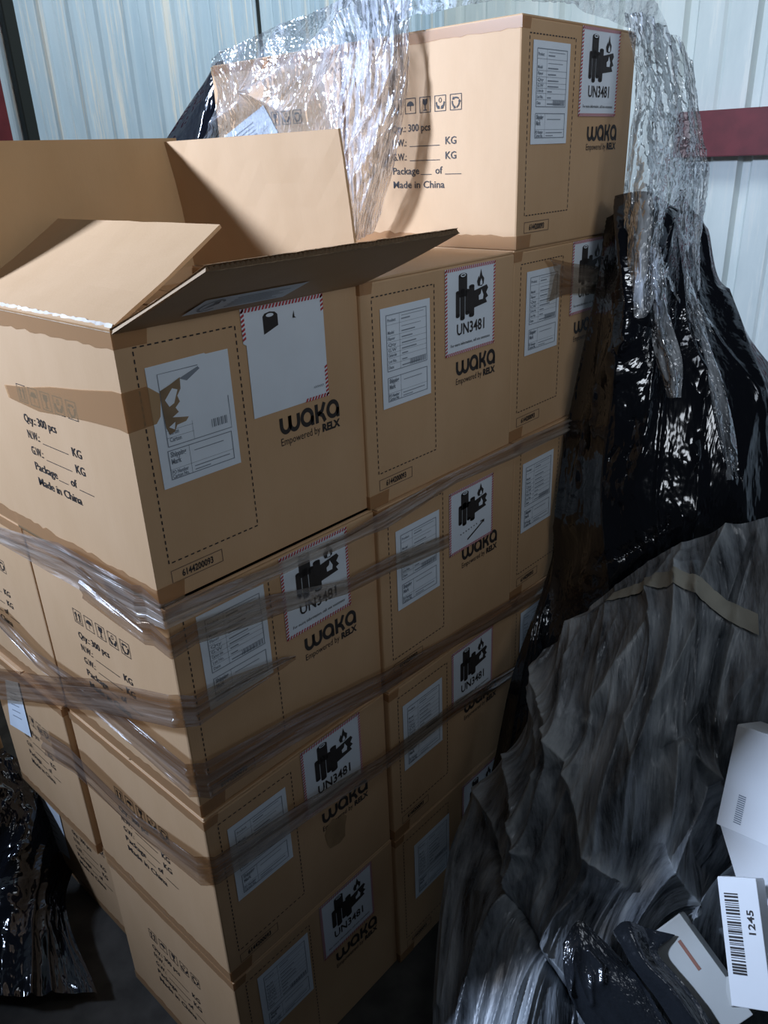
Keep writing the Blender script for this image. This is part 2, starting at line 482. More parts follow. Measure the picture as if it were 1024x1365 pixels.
def icons():
    k = Ink(); Ds = D/S; x = Ds-.7145; bw = .0646; gap = (.4139-5*bw)/4; b0, b1 = .5796, .6442
    for i in range(5):
        a = x+i*(bw+gap); k.frame(a, b0, a+bw, b1, .003); c = a+bw/2
        if i == 0:
            for dx in (-.013, .013):
                k.rect(c+dx-.003, b0+.014, c+dx+.003, b0+.042); k.poly([(c+dx-.009, b0+.040), (c+dx+.009, b0+.040), (c+dx, b0+.055)])
            k.rect(c-.024, b0+.008, c+.024, b0+.011)
        elif i == 1:
            k.poly(arc(c, b0+.032, .021, .019, 0, 180)); k.rect(c-.0015, b0+.012, c+.0015, b0+.034)
        elif i == 2:
            k.poly([(c-.014, b0+.056), (c-.012, b0+.036), (c, b0+.028), (c+.012, b0+.036), (c+.014, b0+.056), (c+.002, b0+.056), (c-.003, b0+.046), (c-.004, b0+.056)])
            k.rect(c-.0025, b0+.012, c+.0025, b0+.030); k.rect(c-.011, b0+.008, c+.011, b0+.012)
        elif i == 3:
            k.line(arc(c, b0+.045, .007, .009, 0, 360, 10)[:-1], .003, True)
            for sgn in (-1, 1):
                k.poly([(c+sgn*.026, b0+.036), (c+sgn*.020, b0+.040), (c+sgn*.016, b0+.026), (c+sgn*.005, b0+.022), (c+sgn*.003, b0+.010), (c+sgn*.014, b0+.010), (c+sgn*.022, b0+.020)][::sgn])
        else:
            for q in range(3):
                an = 90+120*q
                P = lambda r, t: (c+r*math.cos(math.radians(t)), b0+.031+r*math.sin(math.radians(t)))
                k.line([P(.021, an-48), P(.019, an-15), P(.019, an+15), P(.021, an+38)], .0065)
                k.poly([P(.029, an+32), P(.013, an+36), P(.023, an+62)])
    return k


def ship_label(parent, a0=0.098, b0=0.400, w=0.295, h=0.390, face='R', variant=None, jit=0.0):
    p = Ink()
    if variant == 'torn':
        p.poly([(a0, b0), (a0+w, b0), (a0+w, b0+h), (a0+w*.72, b0+h), (a0+w*.70, b0+h*1.01), (a0, b0+h)])
    else: p.poly([(a0, b0), (a0+w, b0), (a0+w, b0+h), (a0, b0+h)])
    po = p.obj('shipping_label', face, M['paper'], parent, 2.0)
    q = Ink(); f = Ink()
    A = lambda t: a0+w*t; B = lambda t: b0+h*t
    lw = .0028
    if variant == 'torn':
        q.line([(A(.12), B(.34)), (A(.12), B(.93)), (A(.60), B(.93))], lw)
        q.line([(A(.12), B(.34)), (A(.93), B(.34)), (A(.93), B(.62))], lw)
        q.rect(A(.12), B(.41), A(.45), B(.413)); q.rect(A(.12), B(.47), A(.45), B(.473)); q.rect(A(.44), B(.34), A(.443), B(.5))
        for (a, b, c) in ((.15, .375, .14), (.15, .435, .12)): q.text('Carton', A(a), B(b), width=w*c, size=.02, bold=.02)
        for j in range(9):
            q.rect(A(.68+.024*j), B(.39), A(.68+.024*j+.008+.008*((j*7) % 2)), B(.46))
        q.poly([(A(.36), B(.86)), (A(.60), B(.92)), (A(.62), B(.90)), (A(.45), B(.83))])
    else:
        q.frame(A(.10), B(.37), A(.92), B(.93), lw); q.rect(A(.36), B(.37), A(.364), B(.93))
        rows = [.44, .50, .55, .60, .66, .72, .83]
        for i, r_ in enumerate(rows): f.rect(A(.10), B(r_), A(.92), B(r_)+.0012)
        rnd = random.Random(3)
        words = ['Product', 'Model', 'Flavor', 'Qty', 'G.W', 'Carton size', 'Lot No.', 'Date']
        for i, y in enumerate([.86, .74, .68, .62, .565, .515, .455, .395]):
            q.text(words[i], A(.13), B(y), width=w*(.10+.02*(len(words[i]) % 4)), size=.017, bold=.015)
            q.rect(A(.40), B(y), A(.40+rnd.uniform(.1, .42)), B(y)+.0045)
        q.rect(A(.40), B(.895), A(.86), B(.90)); q.rect(A(.40), B(.79), A(.80), B(.795))
        for j in range(14):
            q.rect(A(.56+.024*j), B(.385), A(.56+.024*j+.008+.007*((j*5) % 2)), B(.44))
    q.frame(A(.10), B(.06), A(.92), B(.31), lw)
    q.rect(A(.36), B(.06), A(.364), B(.31)); f.rect(A(.10), B(.145), A(.92), B(.148))
    q.text('Shipping', A(.13), B(.25), width=w*.19, size=.024, bold=.03); q.text('Mark', A(.13), B(.19), width=w*.12, size=.024, bold=.03)
    q.rect(A(.42), B(.245), A(.80), B(.252)); q.text('PO Number', A(.12), B(.105), width=w*.2, size=.018, bold=.02)
    q.text('Carton No.', A(.12), B(.07), width=w*.2, size=.018, bold=.02)
    q.rect(A(.40), B(.11), A(.86), B(.118)); q.rect(A(.40), B(.08), A(.60), B(.088))
    q.obj('label_print', face, M['paper_print'], po, 3.0)
    if f.v: f.obj('label_rule', face, M['paper_print'], po, 3.0)
    if variant == 'torn':
        t = Ink(); rnd = random.Random(5)
        t.poly([(A(x_), B(y_)) for x_, y_ in ((.13, .50), (.12, .62), (.12, .80), (.24, .83), (.37, .87), (.36, .78), (.31, .73), (.33, .68), (.27, .64), (.30, .60), (.22, .57),
                (.31, .555), (.41, .54), (.37, .51), (.26, .50), (.22, .45), (.16, .44))])
        t.obj('torn_patch', face, M['torn'], po, 3.6)
        u = Ink()
        u.poly([(A(.16), B(.72)), (A(.26), B(.80)), (A(.32), B(.78)), (A(.26), B(.68)), (A(.20), B(.66))])
        u.poly([(A(.16), B(.50)), (A(.24), B(.53)), (A(.22), B(.47))])
        u.obj('paper_shred', face, M['paper'], po, 4.2)
    return po


def stripes(a0, b0, w, h, bw, segs=None):
    """slanted red bars along the edge of the hazard label; segs limits each side as (from, to) fractions"""
    k = Ink(); n = 25
    segs = segs or {'t': (0, 1), 'b': (0, 1), 'l': (0, 1), 'r': (0, 1)}
    for side, (s0, s1) in segs.items():
        for i in range(n):
            t = i/n
            if t < s0 or t >= s1: continue
            if side in 'tb':
                st = w/n; a = a0+t*w; b = b0+h-bw if side == 't' else b0
                k.poly([(a, b), (a+st*.55, b), (a+st*1.05, b+bw), (a+st*.5, b+bw)])
            else:
                st = h/n; b = b0+t*h; a = a0 if side == 'l' else a0+w-bw
                k.poly([(a, b), (a+bw, b+st*.45), (a+bw, b+st*1.0), (a, b+st*.55)])
    return k


def pictogram(a0, b0, w, h, mode=None):
    k = Ink(); c = Ink()
    A = lambda t: a0+w*t; B = lambda t: b0+h*t
    if mode == 'top_only':
        k.poly([(A(.245), B(.74)), (A(.245), B(.90))]+[(A(x), B(y)) for x, y in ((.27, .925), (.33, .935), (.39, .925), (.42, .90))]+[(A(.42), B(.80))])
        c.disc(A(.325), B(.905), w*.045, h*.016)
        k.poly([(A(.60), B(.835)), (A(.645), B(.83)), (A(.625), B(.845)), (A(.62), B(.90)), (A(.605), B(.86))])
        return k, c
    # tall cell
    k.rect(A(.255), B(.66), A(.42), B(.90)); k.disc(A(.3375), B(.90), w*.0825, h*.030)
    c.line([(A(.3375)+w*.045*math.cos(t/12*6.283), B(.905)+h*.015*math.sin(t/12*6.283)) for t in range(12)], .004, True)
    # row of cells standing in front
    for (x0, x1, y0, y1) in ((.20, .275, .45, .72), (.285, .375, .41, .735), (.385, .465, .46, .72), (.46, .565, .42, .76)):
        k.rect(A(x0), B(y0), A(x1), B(y1)); k.disc(A((x0+x1)/2), B(y1), w*(x1-x0)/2, h*.018); k.disc(A((x0+x1)/2), B(y0), w*(x1-x0)/2, h*.022)
    # burst pack lying to the right
    k.poly([(A(.56), B(.50)), (A(.83), B(.53)), (A(.80), B(.58)), (A(.85), B(.60)), (A(.81), B(.65)), (A(.85), B(.70)), (A(.82), B(.74)), (A(.56), B(.70))])
    c.poly([(A(.655), B(.58)), (A(.735), B(.58)), (A(.745), B(.63)), (A(.705), B(.70)), (A(.69), B(.65)), (A(.65), B(.63))])
    # flame
    k.poly([(A(.64), B(.745)), (A(.62), B(.80)), (A(.655), B(.86)), (A(.668), B(.83)), (A(.70), B(.935)), (A(.725), B(.86)), (A(.765), B(.82)), (A(.755), B(.76)), (A(.72), B(.735))])
    c.poly([(A(.675), B(.75)), (A(.675), B(.785)), (A(.70), B(.825)), (A(.72), B(.785)), (A(.72), B(.75))])
    return k, c


def hazard_label(parent, a0=0.482, b0=0.530, w=0.352, h=0.357, face='R', mode=None):
    p = Ink(); bw = .013
    if mode == 'peeled': p.poly([(a0+.012, b0), (a0+w*.66, b0+.002), (a0+w, b0+.0), (a0+w, b0+h), (a0, b0+h), (a0, b0+h*.7), (a0+.012, b0+h*.68)])
    else: p.poly([(a0, b0), (a0+w, b0), (a0+w, b0+h), (a0, b0+h)])
    po = p.obj('hazard_label', face, M['paper'], parent, 2.0)
    segs = None
    if mode == 'peeled': segs = {'t': (0, 1), 'l': (.70, 1), 'r': (.0, .32), 'b': (.66, 1)}
    s = stripes(a0, b0, w, h, bw, segs)
    if mode == 'peeled':
        s2 = stripes(a0, b0, w, h, bw, {'r': (.84, 1)}); n = len(s.v); s.v += s2.v; s.f += [tuple(i+n for i in q) for q in s2.f]
    s.obj('striped_border', face, M['red'], po, 3.0)
    k, c = pictogram(a0, b0, w, h, 'top_only' if mode == 'peeled' else None)
    k.obj('battery_symbol', face, M['ink'], po, 3.0); c.obj('symbol_cutout', face, M['paper'], po, 4.0)
    t = Ink()
    if mode == 'peeled': t.text('XXXXXX', a0+w*.80, b0+h*.115, width=w*.14, size=.012)
    elif mode == 'half':
        for i in range(7): t.line([(a0+w*(.24+.06*i), b0+h*(.27+.006*i)), (a0+w*(.26+.06*i), b0+h*(.27+.006*i))], .006)
        t.line([(a0+w*.40, b0+h*.13), (a0+w*.78, b0+h*.30)], .008); t.line([(a0+w*.70, b0+h*.31), (a0+w*.79, b0+h*.31), (a0+w*.78, b0+h*.27)], .006)
    else:
        t.text('UN3481', a0+w*.22, b0+h*.225, width=w*.56, size=.066, bold=.018)
        t.text('For more information, call xxx xxxxxxxx', a0+w*.10, b0+h*.10, width=w*.80, size=.018, bold=.004)
    t.obj('lettering', face, M['ink'] if mode != 'peeled' else M['paper_print'], po, 3.0)
    return po


def tape_band(parent, zc, hh, name='packing_tape', wrap=0.045, seed=0):
    """strip across the left face that wraps the near corner on to the front face"""
    rnd = random.Random(seed); e = EPS*1.2
    v = []; f = []
    n = 30
    for i in range(n+1):
        s = D - D*i/n
        j0 = rnd.uniform(-.002, .002); j1 = rnd.uniform(-.003, .003)
        v += [(-e, s, zc-hh/2+(j0 if zc > .1 else 0)), (-e, s, zc+hh/2+(j1 if zc < .1 else 0))]
    v += [(wrap, -e, zc-hh/2), (wrap+.004, -e, zc+hh/2)]
    v[2*n] = (-e, -e, zc-hh/2); v[2*n+1] = (-e, -e, zc+hh/2)
    m = len(v)//2
    for i in range(m-1): f.append((2*i, 2*i+2, 2*i+3, 2*i+1))
    return link_mesh(name, v, f, M['tape'], parent)


LOGO = None


def build_prints(root, ship='std', haz='std', side=True, sh_off=(0, 0), hz_off=(0, 0)):
    k, n = front_ink(); k.obj('dashed_outline', 'R', M['ink'], root); n.obj('number_box', 'R', M['faint_ink'], root)
    num_ink().obj('carton_number', 'R', M['ink'], root)
    logo_print().obj('logo', 'R', M['ink'], root)
    t = Ink(); t.text('Empowered by', .569, .395, width=.188, size=.040); t.text('RELX', .769, .395, width=.091, size=.040, bold=.05)
    t.obj('tagline', 'R', M['ink'], root)
    side_text().obj('side_lettering', 'L', M['ink'], root); icons().obj('handling_symbols', 'L', M['ink'], root)


def closed_body(root):
    """board box with two meeting top flaps"""
    bm = box_bm(0, 0, 0, W, D, H-0.004, 0.0035, 2)
    # slight bulge of the large faces
    bm_obj('body', bm, M['kraft'], root)
    for a, b in ((0.001, D/2-.002), (D/2+.002, D-.001)):
        bm = box_bm(0.002, a, H-0.0045, W-.002, b, H, 0.0015, 1); bm_obj('top_flap', bm, M['kraft'], root)


def closed_prototype():
    root = empty('cardboard_carton', (0, 0, 0), 'x', 'carton')
    closed_body(root); build_prints(root)
    ship_label(root); hazard_label(root)
    tape_band(root, .0135, .024, seed=1); tape_band(root, H-.012, .018, seed=2, wrap=.025)
    return root


def shift(root, name, du, dv, face='R', rot=0):
    for ch in root.children:
        if ch.name.split('.')[0] == name:
            ch.location = (du*S, 0, dv*S)


proto = closed_prototype()
proto_used = False


def carton(x, y, layer, label, group='taped cartons stacked in rows', dz=0, sh=(0, 0), hz=(0, 0), ysc=1.0, drop=(), rz=0):
    """x,y in carton units; layer 0 is the top one, 4 stands on the floor"""
    global proto_used
    if not proto_used: r = proto; proto_used = True
    else: r = copy_tree(PROTO_SRC)
    r.location = (x*S, y*S, Z0 - layer*H + dz)
    r.rotation_euler[2] = rz
    r.scale[1] = ysc
    r['label'] = label; r['category'] = 'carton'; r['group'] = group
    for ch in list(r.children):
        b = ch.name.split('.')[0]
        if b == 'shipping_label': ch.location = (sh[0]*S, 0, sh[1]*S)
        if b == 'hazard_label': ch.location = (hz[0]*S, 0, hz[1]*S)
        if b in drop:
            for g in list(ch.children): bpy.data.objects.remove(g)
            bpy.data.objects.remove(ch)
    return r


PROTO_SRC = proto
GAP = .0059


def cx(c): return c*(1+GAP)


# front row, three columns
carton(cx(1), .001, 1, 'closed carton right of the open carton, its top showing, battery warning label intact', hz=(.012, -.001), sh=(.002, .002))
carton(cx(2), .008, 1, 'closed carton directly beneath the topmost carton, crossed by a wrinkled clear strip', sh=(.008, .012), hz=(.03, .008))
carton(cx(2)+.004, .003, 0, 'topmost front carton, standing above the rest, lit on its large left side', dz=.0222*S*0+.0005, sh=(-.015, .028), hz=(-.008, .008))
carton(.029, .0045, 2, 'carton directly below the open carton, crossed by two brown wrap bands', sh=(.008, .035), hz=(0, .003))
c21 = carton(cx(1)+.02, -.018, 2, 'middle column carton whose warning label is half peeled, under the pale twisted wrap band', hz=(-.012, -.04), sh=(.003, -.02))
carton(cx(2)+.02, -.012, 2, 'carton in the right column under the black film edge, second below the topmost carton', sh=(-.02, -.02))
c30 = carton(.023, -.0086, 3, 'carton in the left column, two below the open carton, with a smudged logo', hz=(0, .01), sh=(-.005, .0))
carton(cx(1)+.02, -.035, 3, 'carton in the middle column, two below the carton with the bright warning label', sh=(-.01, -.01), hz=(-.02, -.02))
carton(cx(2)+.02, -.02, 3, 'carton in the right column almost hidden by black film')
carton(.0267, -.0112, 4, 'lowest carton in the left column, at the bottom edge of the picture', sh=(.018, .02), hz=(.01, 0))
carton(cx(1)+.02, -.035, 4, 'lowest carton in the middle column, beside the dusty black sheet', sh=(.04, -.03), hz=(.07, -.03))
carton(cx(2)+.02, -.02, 4, 'lowest carton in the right column, behind the dusty black sheet')
for ch in list(c21.children):
    if ch.name.split('.')[0] == 'hazard_label':
        for g in list(ch.children): bpy.data.objects.remove(g)
        bpy.data.objects.remove(ch)
hazard_label(c21, .470, .495, .345, .320, mode='half')
k = Ink(); k.poly([(.585, .31), (.60, .27), (.66, .255), (.695, .27), (.70, .33), (.715, .38), (.69, .405), (.66, .40), (.63, .425), (.595, .41), (.575, .37)])
k.obj('smear', 'R', plain('dark_smear', (0.38, 0.245, 0.13, 1), .7, .2, .4), c30, 1.5)
# second row behind
y1 = 1.0 + .04
cb = carton(cx(2)+.004, y1, 0, 'topmost carton of the back row, shrouded in clear film', 'cartons of the back row', dz=.0005)
b1 = carton(.03, y1, 1, 'back row carton just left of the open carton, cut by the left picture edge', 'cartons of the back row')
b2 = carton(.03, y1, 2, 'back row carton behind the one below the open carton, crossed by a diagonal clear band', 'cartons of the back row')
b3 = carton(.005, 1.045, 3, 'back row carton with a white label at its left end, upper of the two', 'cartons of the back row', ysc=.81)
b4 = carton(.13, 1.035, 4, 'back row carton with a white label at its left end, lower of the two', 'cartons of the back row', ysc=.94)
for l in (1, 2, 3, 4):
    carton(cx(2), y1, l, 'plain carton hidden inside the back row of the stack', 'cartons of the back row')


def side_label(root, pts_px, xpl):
    """white sheet on the left side of a back-row carton (world plane x = xpl)"""
    P = [at(a, b, 'x', xpl) for a, b in pts_px]
    L = root.location
    V = [((p[0]-L[0]-.0022), (p[1]-L[1])/root.scale[1], p[2]-L[2]) for p in P]
    o = link_mesh('paper_label', V, [tuple(range(len(V)))], M['paper'], root)
    c = np.mean(np.array(V), axis=0)
    rows = []
    f = []
    for i in range(5):
        t = .25+.12*i
        a = np.array(V[0])*(1-t)+np.array(V[-1])*t; b = np.array(V[1])*(1-t)+np.array(V[2])*t
        p0 = a*.75+b*.25; p1 = a*.3+b*.7; n = len(rows)
        up = np.array((0, 0, .0025))
        for q in (p0, p1, p1+up, p0+up): rows.append(tuple(q-np.array((.0006, 0, 0))))
        f.append((n, n+1, n+2, n+3))
    link_mesh('label_print', rows, f, M['paper_print'], o)


side_label(b3, [(8, 905), (25, 909), (43, 982), (15, 965)], .005*S)
side_label(b4, [(45, 1048), (79, 1082), (95, 1145), (63, 1119)], .13*S)
side_label(cb, [(300, 182), (352, 140), (372, 178), (372, 230), (300, 230)], (cx(2)+.004)*S)

# ------------------------------------------------------------------ the open carton
oc = empty('open_carton', (.0223*S, .0185*S, Z0-H), 'open carton with raised flaps and a peeled, mostly blank warning label', 'carton')
th = .0045
bm = bmesh.new()
for (a, b, c, d) in ((0, 0, W, th), (0, D-th, W, D), (0, th, th, D-th), (W-th, th, W, D-th)):
    t = box_bm(a, b, 0, c, d, H, 0.0, 1); me = bpy.data.meshes.new('t'); t.to_mesh(me); t.free(); bm.from_mesh(me); bpy.data.meshes.remove(me)
t = box_bm(0, 0, 0, W, D, th, 0, 1); me = bpy.data.meshes.new('t'); t.to_mesh(me); t.free(); bm.from_mesh(me); bpy.data.meshes.remove(me)
bm_obj('body', bm, M['kraft'], oc)
build_prints(oc)
ship_label(oc, .085, .392, .301, .385, variant='torn')
hazard_label(oc, .450, .524, .361, .364, mode='peeled')
tape_band(oc, .0155, .028, seed=11, wrap=.04); tape_band(oc, H-.013, .024, seed=12, wrap=.045)
# middle tape remnant: patches on the side and the corner wrap
e = EPS*2.2
v = [(-e, .34, .262), (-e, .335, .243), (-e, .25, .272), (-e, .245, .238), (-e, .19, .282), (-e, .19, .243), (-e, .10, .292), (-e, .10, .250), (-e, .02, .303), (-e, .02, .254), (-e, -e, .303), (-e, -e, .252), (.034, -e, .304), (.040, -e, .254), (.052, -e, .290), (.047, -e, .262)]
link_mesh('packing_tape', v, [(2*i, 2*i+1, 2*i+3, 2*i+2) for i in range(7)], M['tape'], oc)


def flap_mesh(name, hinge, n_u, depth, ang, corners=None, kind='plain', mat=None):
    """flap made of board; hinge = (origin, along vector, inward unit vector)"""
    o0, along, inw = [Vector(t) for t in hinge]
    L = along.length; al = along.normalized()
    dirv = inw*math.cos(ang)+Vector((0, 0, 1))*math.sin(ang)
    nor = al.cross(dirv).normalized()
    rnd = random.Random(int(L*1e4)+int(depth*1e4))
    c0, c1 = corners or (0, 0)
    vs = []; fs = []; nu = n_u; nv = 6
    for side in (0, 1):
        for j in range(nv+1):
            for i in range(nu+1):
                u = i/nu; vv = j/nv
                lo = c0*vv; hi = 1-c1*vv
                uu = lo+(hi-lo)*u
                bend = math.sin(vv*math.pi)*0.002 + (rnd.uniform(-.0006, .0006) if side == 0 else 0)
                p = o0+al*(uu*L)+dirv*(vv*depth)+nor*((side*th)+bend)
                vs.append(p)
    st = (nu+1)*(nv+1)
    for side in (0, 1):
        for j in range(nv):
            for i in range(nu):
                a = side*st+j*(nu+1)+i; q = (a, a+1, a+nu+2, a+nu+1)
                fs.append(q if side == 1 else q[::-1])
    if kind == 'plain':
        for i in range(nu):
            a = i; fs.append((a, a+1, st+a+1, st+a)); a = nv*(nu+1)+i; fs.append((a+1, a, st+a, st+a+1))
        for j in range(nv):
            a = j*(nu+1); fs.append((a+nu+1, a, st+a, st+a+nu+1)); a += nu; fs.append((a, a+nu+1, st+a+nu+1, st+a))
    return vs, fs, (o0, al, dirv, nor, L)


# flap over the lit side, leaning inwards
vs, fs, _ = flap_mesh('f', ((0, 0, H), (0, D, 0), (1, 0, 0)), 12, .48*S, math.radians(30))
link_mesh('flap', vs, fs, M['kraft'], oc)
vs, fs, _ = flap_mesh('f', ((W, 0, H), (0, D, 0), (1, 0, 0)), 12, .50*S, math.radians(97))
link_mesh('flap', vs, fs, M['kraft'], oc)
vs, fs, _ = flap_mesh('f', ((0, D, H), (W, 0, 0), (0, 1, 0)), 12, .51*S, math.radians(89))
link_mesh('flap', vs, fs, M['kraft_inner'], oc)
# front flap, folded outwards, with its corrugated edge
th = .0068
vs, fs, (o0, al, dv, nr, L) = flap_mesh('f', ((0, 0, H), (W, 0, 0), (0, -1, 0)), 30, .49*S, math.radians(23), corners=(.02, 0), kind='open')
ff = link_mesh('flap', vs, fs, M['kraft'], oc)
wv = []; wf = []; nw = 480
for j in range(2):
    for i in range(nw+1):
        u = i/nw; p = o0+al*((.02+.98*u)*L if j else u*L)+dv*(.49*S-.0005 if j else 0)+nr*(th/2+math.cos(u*62*2*math.pi)*th*.42)
        wv.append(p+Vector((0, 0, 0)))
for i in range(nw): wf.append((i, i+1, nw+1+i+1, nw+1+i))
link_mesh('fluted_core', wv, wf, M['flute'], ff)
# liners' rims (thin paper edge)
for k_ in (0, 1):
    rv = []; rf = []; rnd = random.Random(4+k_)
    for i in range(121):
        u = i/120; b = o0+al*((.02+.98*u)*L)+dv*(.49*S)+nr*(th*k_)
        t_ = rnd.uniform(.0004, .0016)
        rv += [b+nr*(.0005 if k_ else -.0005), b+dv*t_-nr*(.0002 if k_ else -.0002)]
    for i in range(120): rf.append((2*i, 2*i+2, 2*i+3, 2*i+1))
    link_mesh('paper_edge', rv, rf, M['torn'] if k_ else M['kraft'], ff)
# sticker on the outer side of the front flap
def on_front(u, v, lift): return o0+al*(u*L)+dv*(v*S)+nr*lift
side_sign = -1 if nr.z > 0 else 1
lf = -.0025 if nr.z > 0 else th+.0035
st_pts = [(.18, .07), (.50, .035), (.66, .135), (.30, .27)]
sv = [on_front(u, v, lf) for u, v in ((.17, .10), (.55, .10), (.55, .24), (.17, .24))]
so = link_mesh('flap_sticker', sv, [(0, 1, 2, 3)], M['paper'], ff)
lf2 = lf+(-.0006 if nr.z > 0 else .0006)
k = Ink(); k.line(arc(.23, .17, .035, .05, 30, 320, 16), .008); k.poly([(.21, .13), (.25, .18), (.22, .20), (.24, .21)])
for i in range(5): k.rect(.30, .125+.02*i, .30+.2-.03*(i % 2), .130+.02*i)
link_mesh('label_print', [on_front(a, b, lf2) for a, b in k.v], k.f, M['paper_print'], so)
# torn tape fringe along the hinge of the near flap
rv = []; rf = []; rnd = random.Random(9)
for i in range(61):
    s = D*i/60; rv += [(-.001, s, H-.004), (.004+rnd.uniform(0, .002), s, H+.004+rnd.uniform(0, .002))]
for i in range(60): rf.append((2*i, 2*i+2, 2*i+3, 2*i+1))
link_mesh('tape_fringe', rv, rf, plain('frayed_tape', (0.66, 0.57, 0.47, 1), .5, .4, .4), oc)
# contents
for i in range(2):
    for j in range(2):
        r = empty('inner_carton', (oc.location.x+.012+i*.2, oc.location.y+.012+j*.205, Z0-H+th),
                  'small brown inner carton lying inside the open carton', 'carton', 'inner cartons in the open carton')
        bm_obj('body', box_bm(0, 0, 0, .193, .198, H-.035, .002, 1), M['kraft_inner'], r)
        bm_obj('top_flap', box_bm(.002, .002, H-.035, .094, .196, H-.032, .001, 1), M['kraft'], r)
        bm_obj('top_flap', box_bm(.099, .002, H-.035, .191, .196, H-.032, .001, 1), M['kraft'], r)


# ------------------------------------------------------------------ cloth-like sheets
def vnoise(x, y, seed=0):
    xi = np.floor(x).astype(np.int64); yi = np.floor(y).astype(np.int64); xf = x-xi; yf = y-yi
    def hsh(a, b):
        n = (a*374761393+b*668265263+seed*1442695041) & 0xffffffff
        n = ((n ^ (n >> 13))*1274126177) & 0xffffffff
        return ((n ^ (n >> 16)) & 0xffff)/65535.0
    u = xf*xf*xf*(xf*(xf*6-15)+10); v = yf*yf*yf*(yf*(yf*6-15)+10)
    a = hsh(xi, yi); b = hsh(xi+1, yi); c = hsh(xi, yi+1); d = hsh(xi+1, yi+1)
    return a+(b-a)*u+(c-a)*v+(a-b-c+d)*u*v


def catmull(P, t):
    """P: (n, ...) samples; t in [0, n-1]"""
    n = len(P); i = np.clip(np.floor(t).astype(int), 0, n-2); f = (t-i)
    f = f.reshape(f.shape+(1,)*(P.ndim-1))
    g = lambda k: P[np.clip(i+k, 0, n-1)]
    p0 = np.where((i-1 < 0).reshape(f.shape), 2*g(0)-g(1), g(-1)); p3 = np.where((i+2 > n-1).reshape(f.shape), 2*g(1)-g(0), g(2))
    p1, p2 = g(0), g(1)
    return .5*((2*p1)+(-p0+p2)*f+(2*p0-5*p1+4*p2-p3)*f*f+(-p0+3*p1-3*p2+p3)*f**3)


def ridged(n): return 1-np.abs(2*n-1)


def folds(U, V, ku, kv, seed, warp=.35, sharp=1.0):
    w = vnoise(U*ku*.5, V*kv*1.5, seed+5)*warp*4
    r = ridged(vnoise(U*ku+w, V*kv, seed))
    return r**sharp


def poly_dist(px, py, line):
    best = np.full(px.shape, 1e9)
    for (x0, y0), (x1, y1) in zip(line[:-1], line[1:]):
        dx, dy = x1-x0, y1-y0; t = np.clip(((px-x0)*dx+(py-y0)*dy)/(dx*dx+dy*dy), 0, 1)
        best = np.minimum(best, np.hypot(px-x0-t*dx, py-y0-t*dy))
    return best


def sheet(name, rows, mat, nu, nv, disp, parent=None, creases=(), wear=None):
    """rows: list of rows of (px, py, mode, value); returns (object, grid of points)"""
    P = np.array([[at(*q) for q in r] for r in rows])
    G = catmull(P, np.linspace(0, len(rows)-1, nv))                     # nv x cols x 3
    G = np.swapaxes(catmull(np.swapaxes(G, 0, 1), np.linspace(0, P.shape[1]-1, nu)), 0, 1)   # nv x nu x 3
    du = np.gradient(G, axis=1); dv = np.gradient(G, axis=0)
    nrm = np.cross(du, dv); nrm /= np.linalg.norm(nrm, axis=2, keepdims=True)+1e-9
    tocam = CAM-G
    sgn = np.sign(np.sum(nrm*tocam, axis=2, keepdims=True)); nrm = nrm*np.where(sgn == 0, 1, sgn)
    U, V = np.meshgrid(np.linspace(0, 1, nu), np.linspace(0, 1, nv))
    rel = G-CAM; zz = rel@_fw; PX = 512+FPX*(rel@RIGHT)/zz; PY = 682.5-FPX*(rel@UP)/zz
    add = np.zeros(U.shape); wr_ = np.zeros(U.shape) if wear is None else wear(U, V)
    jit = 3*(vnoise(U*9, V*9, 77)-.5)
    for line, amp, wpx, wv_ in creases:
        dd = poly_dist(PX+jit, PY+jit, line)
        add += amp*np.exp(-dd/wpx); wr_ = np.maximum(wr_, wv_*np.exp(-(dd/(wpx*.45))**1.2))
    G = G+nrm*(disp(U, V)+add)[..., None]
    lu = np.linalg.norm(np.diff(P, axis=1), axis=2).sum(axis=1).mean(); lv = np.linalg.norm(np.diff(P, axis=0), axis=2).sum(axis=0).mean()
    me = bpy.data.meshes.new(name)
    idx = np.arange(nu*nv).reshape(nv, nu)
    F = np.stack([idx[:-1, :-1], idx[:-1, 1:], idx[1:, 1:], idx[1:, :-1]], axis=-1).reshape(-1, 4)
    me.from_pydata(G.reshape(-1, 3).tolist(), [], F.tolist())
    uv = me.uv_layers.new(name='UVMap')
    UV = np.stack([U*lu, V*lv], axis=-1).reshape(-1, 2)[F.reshape(-1)]
    uv.data.foreach_set('uv', UV.reshape(-1))
    wa = me.attributes.new('wear', 'FLOAT', 'POINT'); wa.data.foreach_set('value', wr_.reshape(-1).astype(np.float32))
    me.polygons.foreach_set('use_smooth', [True]*len(me.polygons)); me.materials.append(mat); me.update()
    o = bpy.data.objects.new(name, me); COL.objects.link(o)
    if parent: o.parent = parent
    return o, G, (lu, lv)


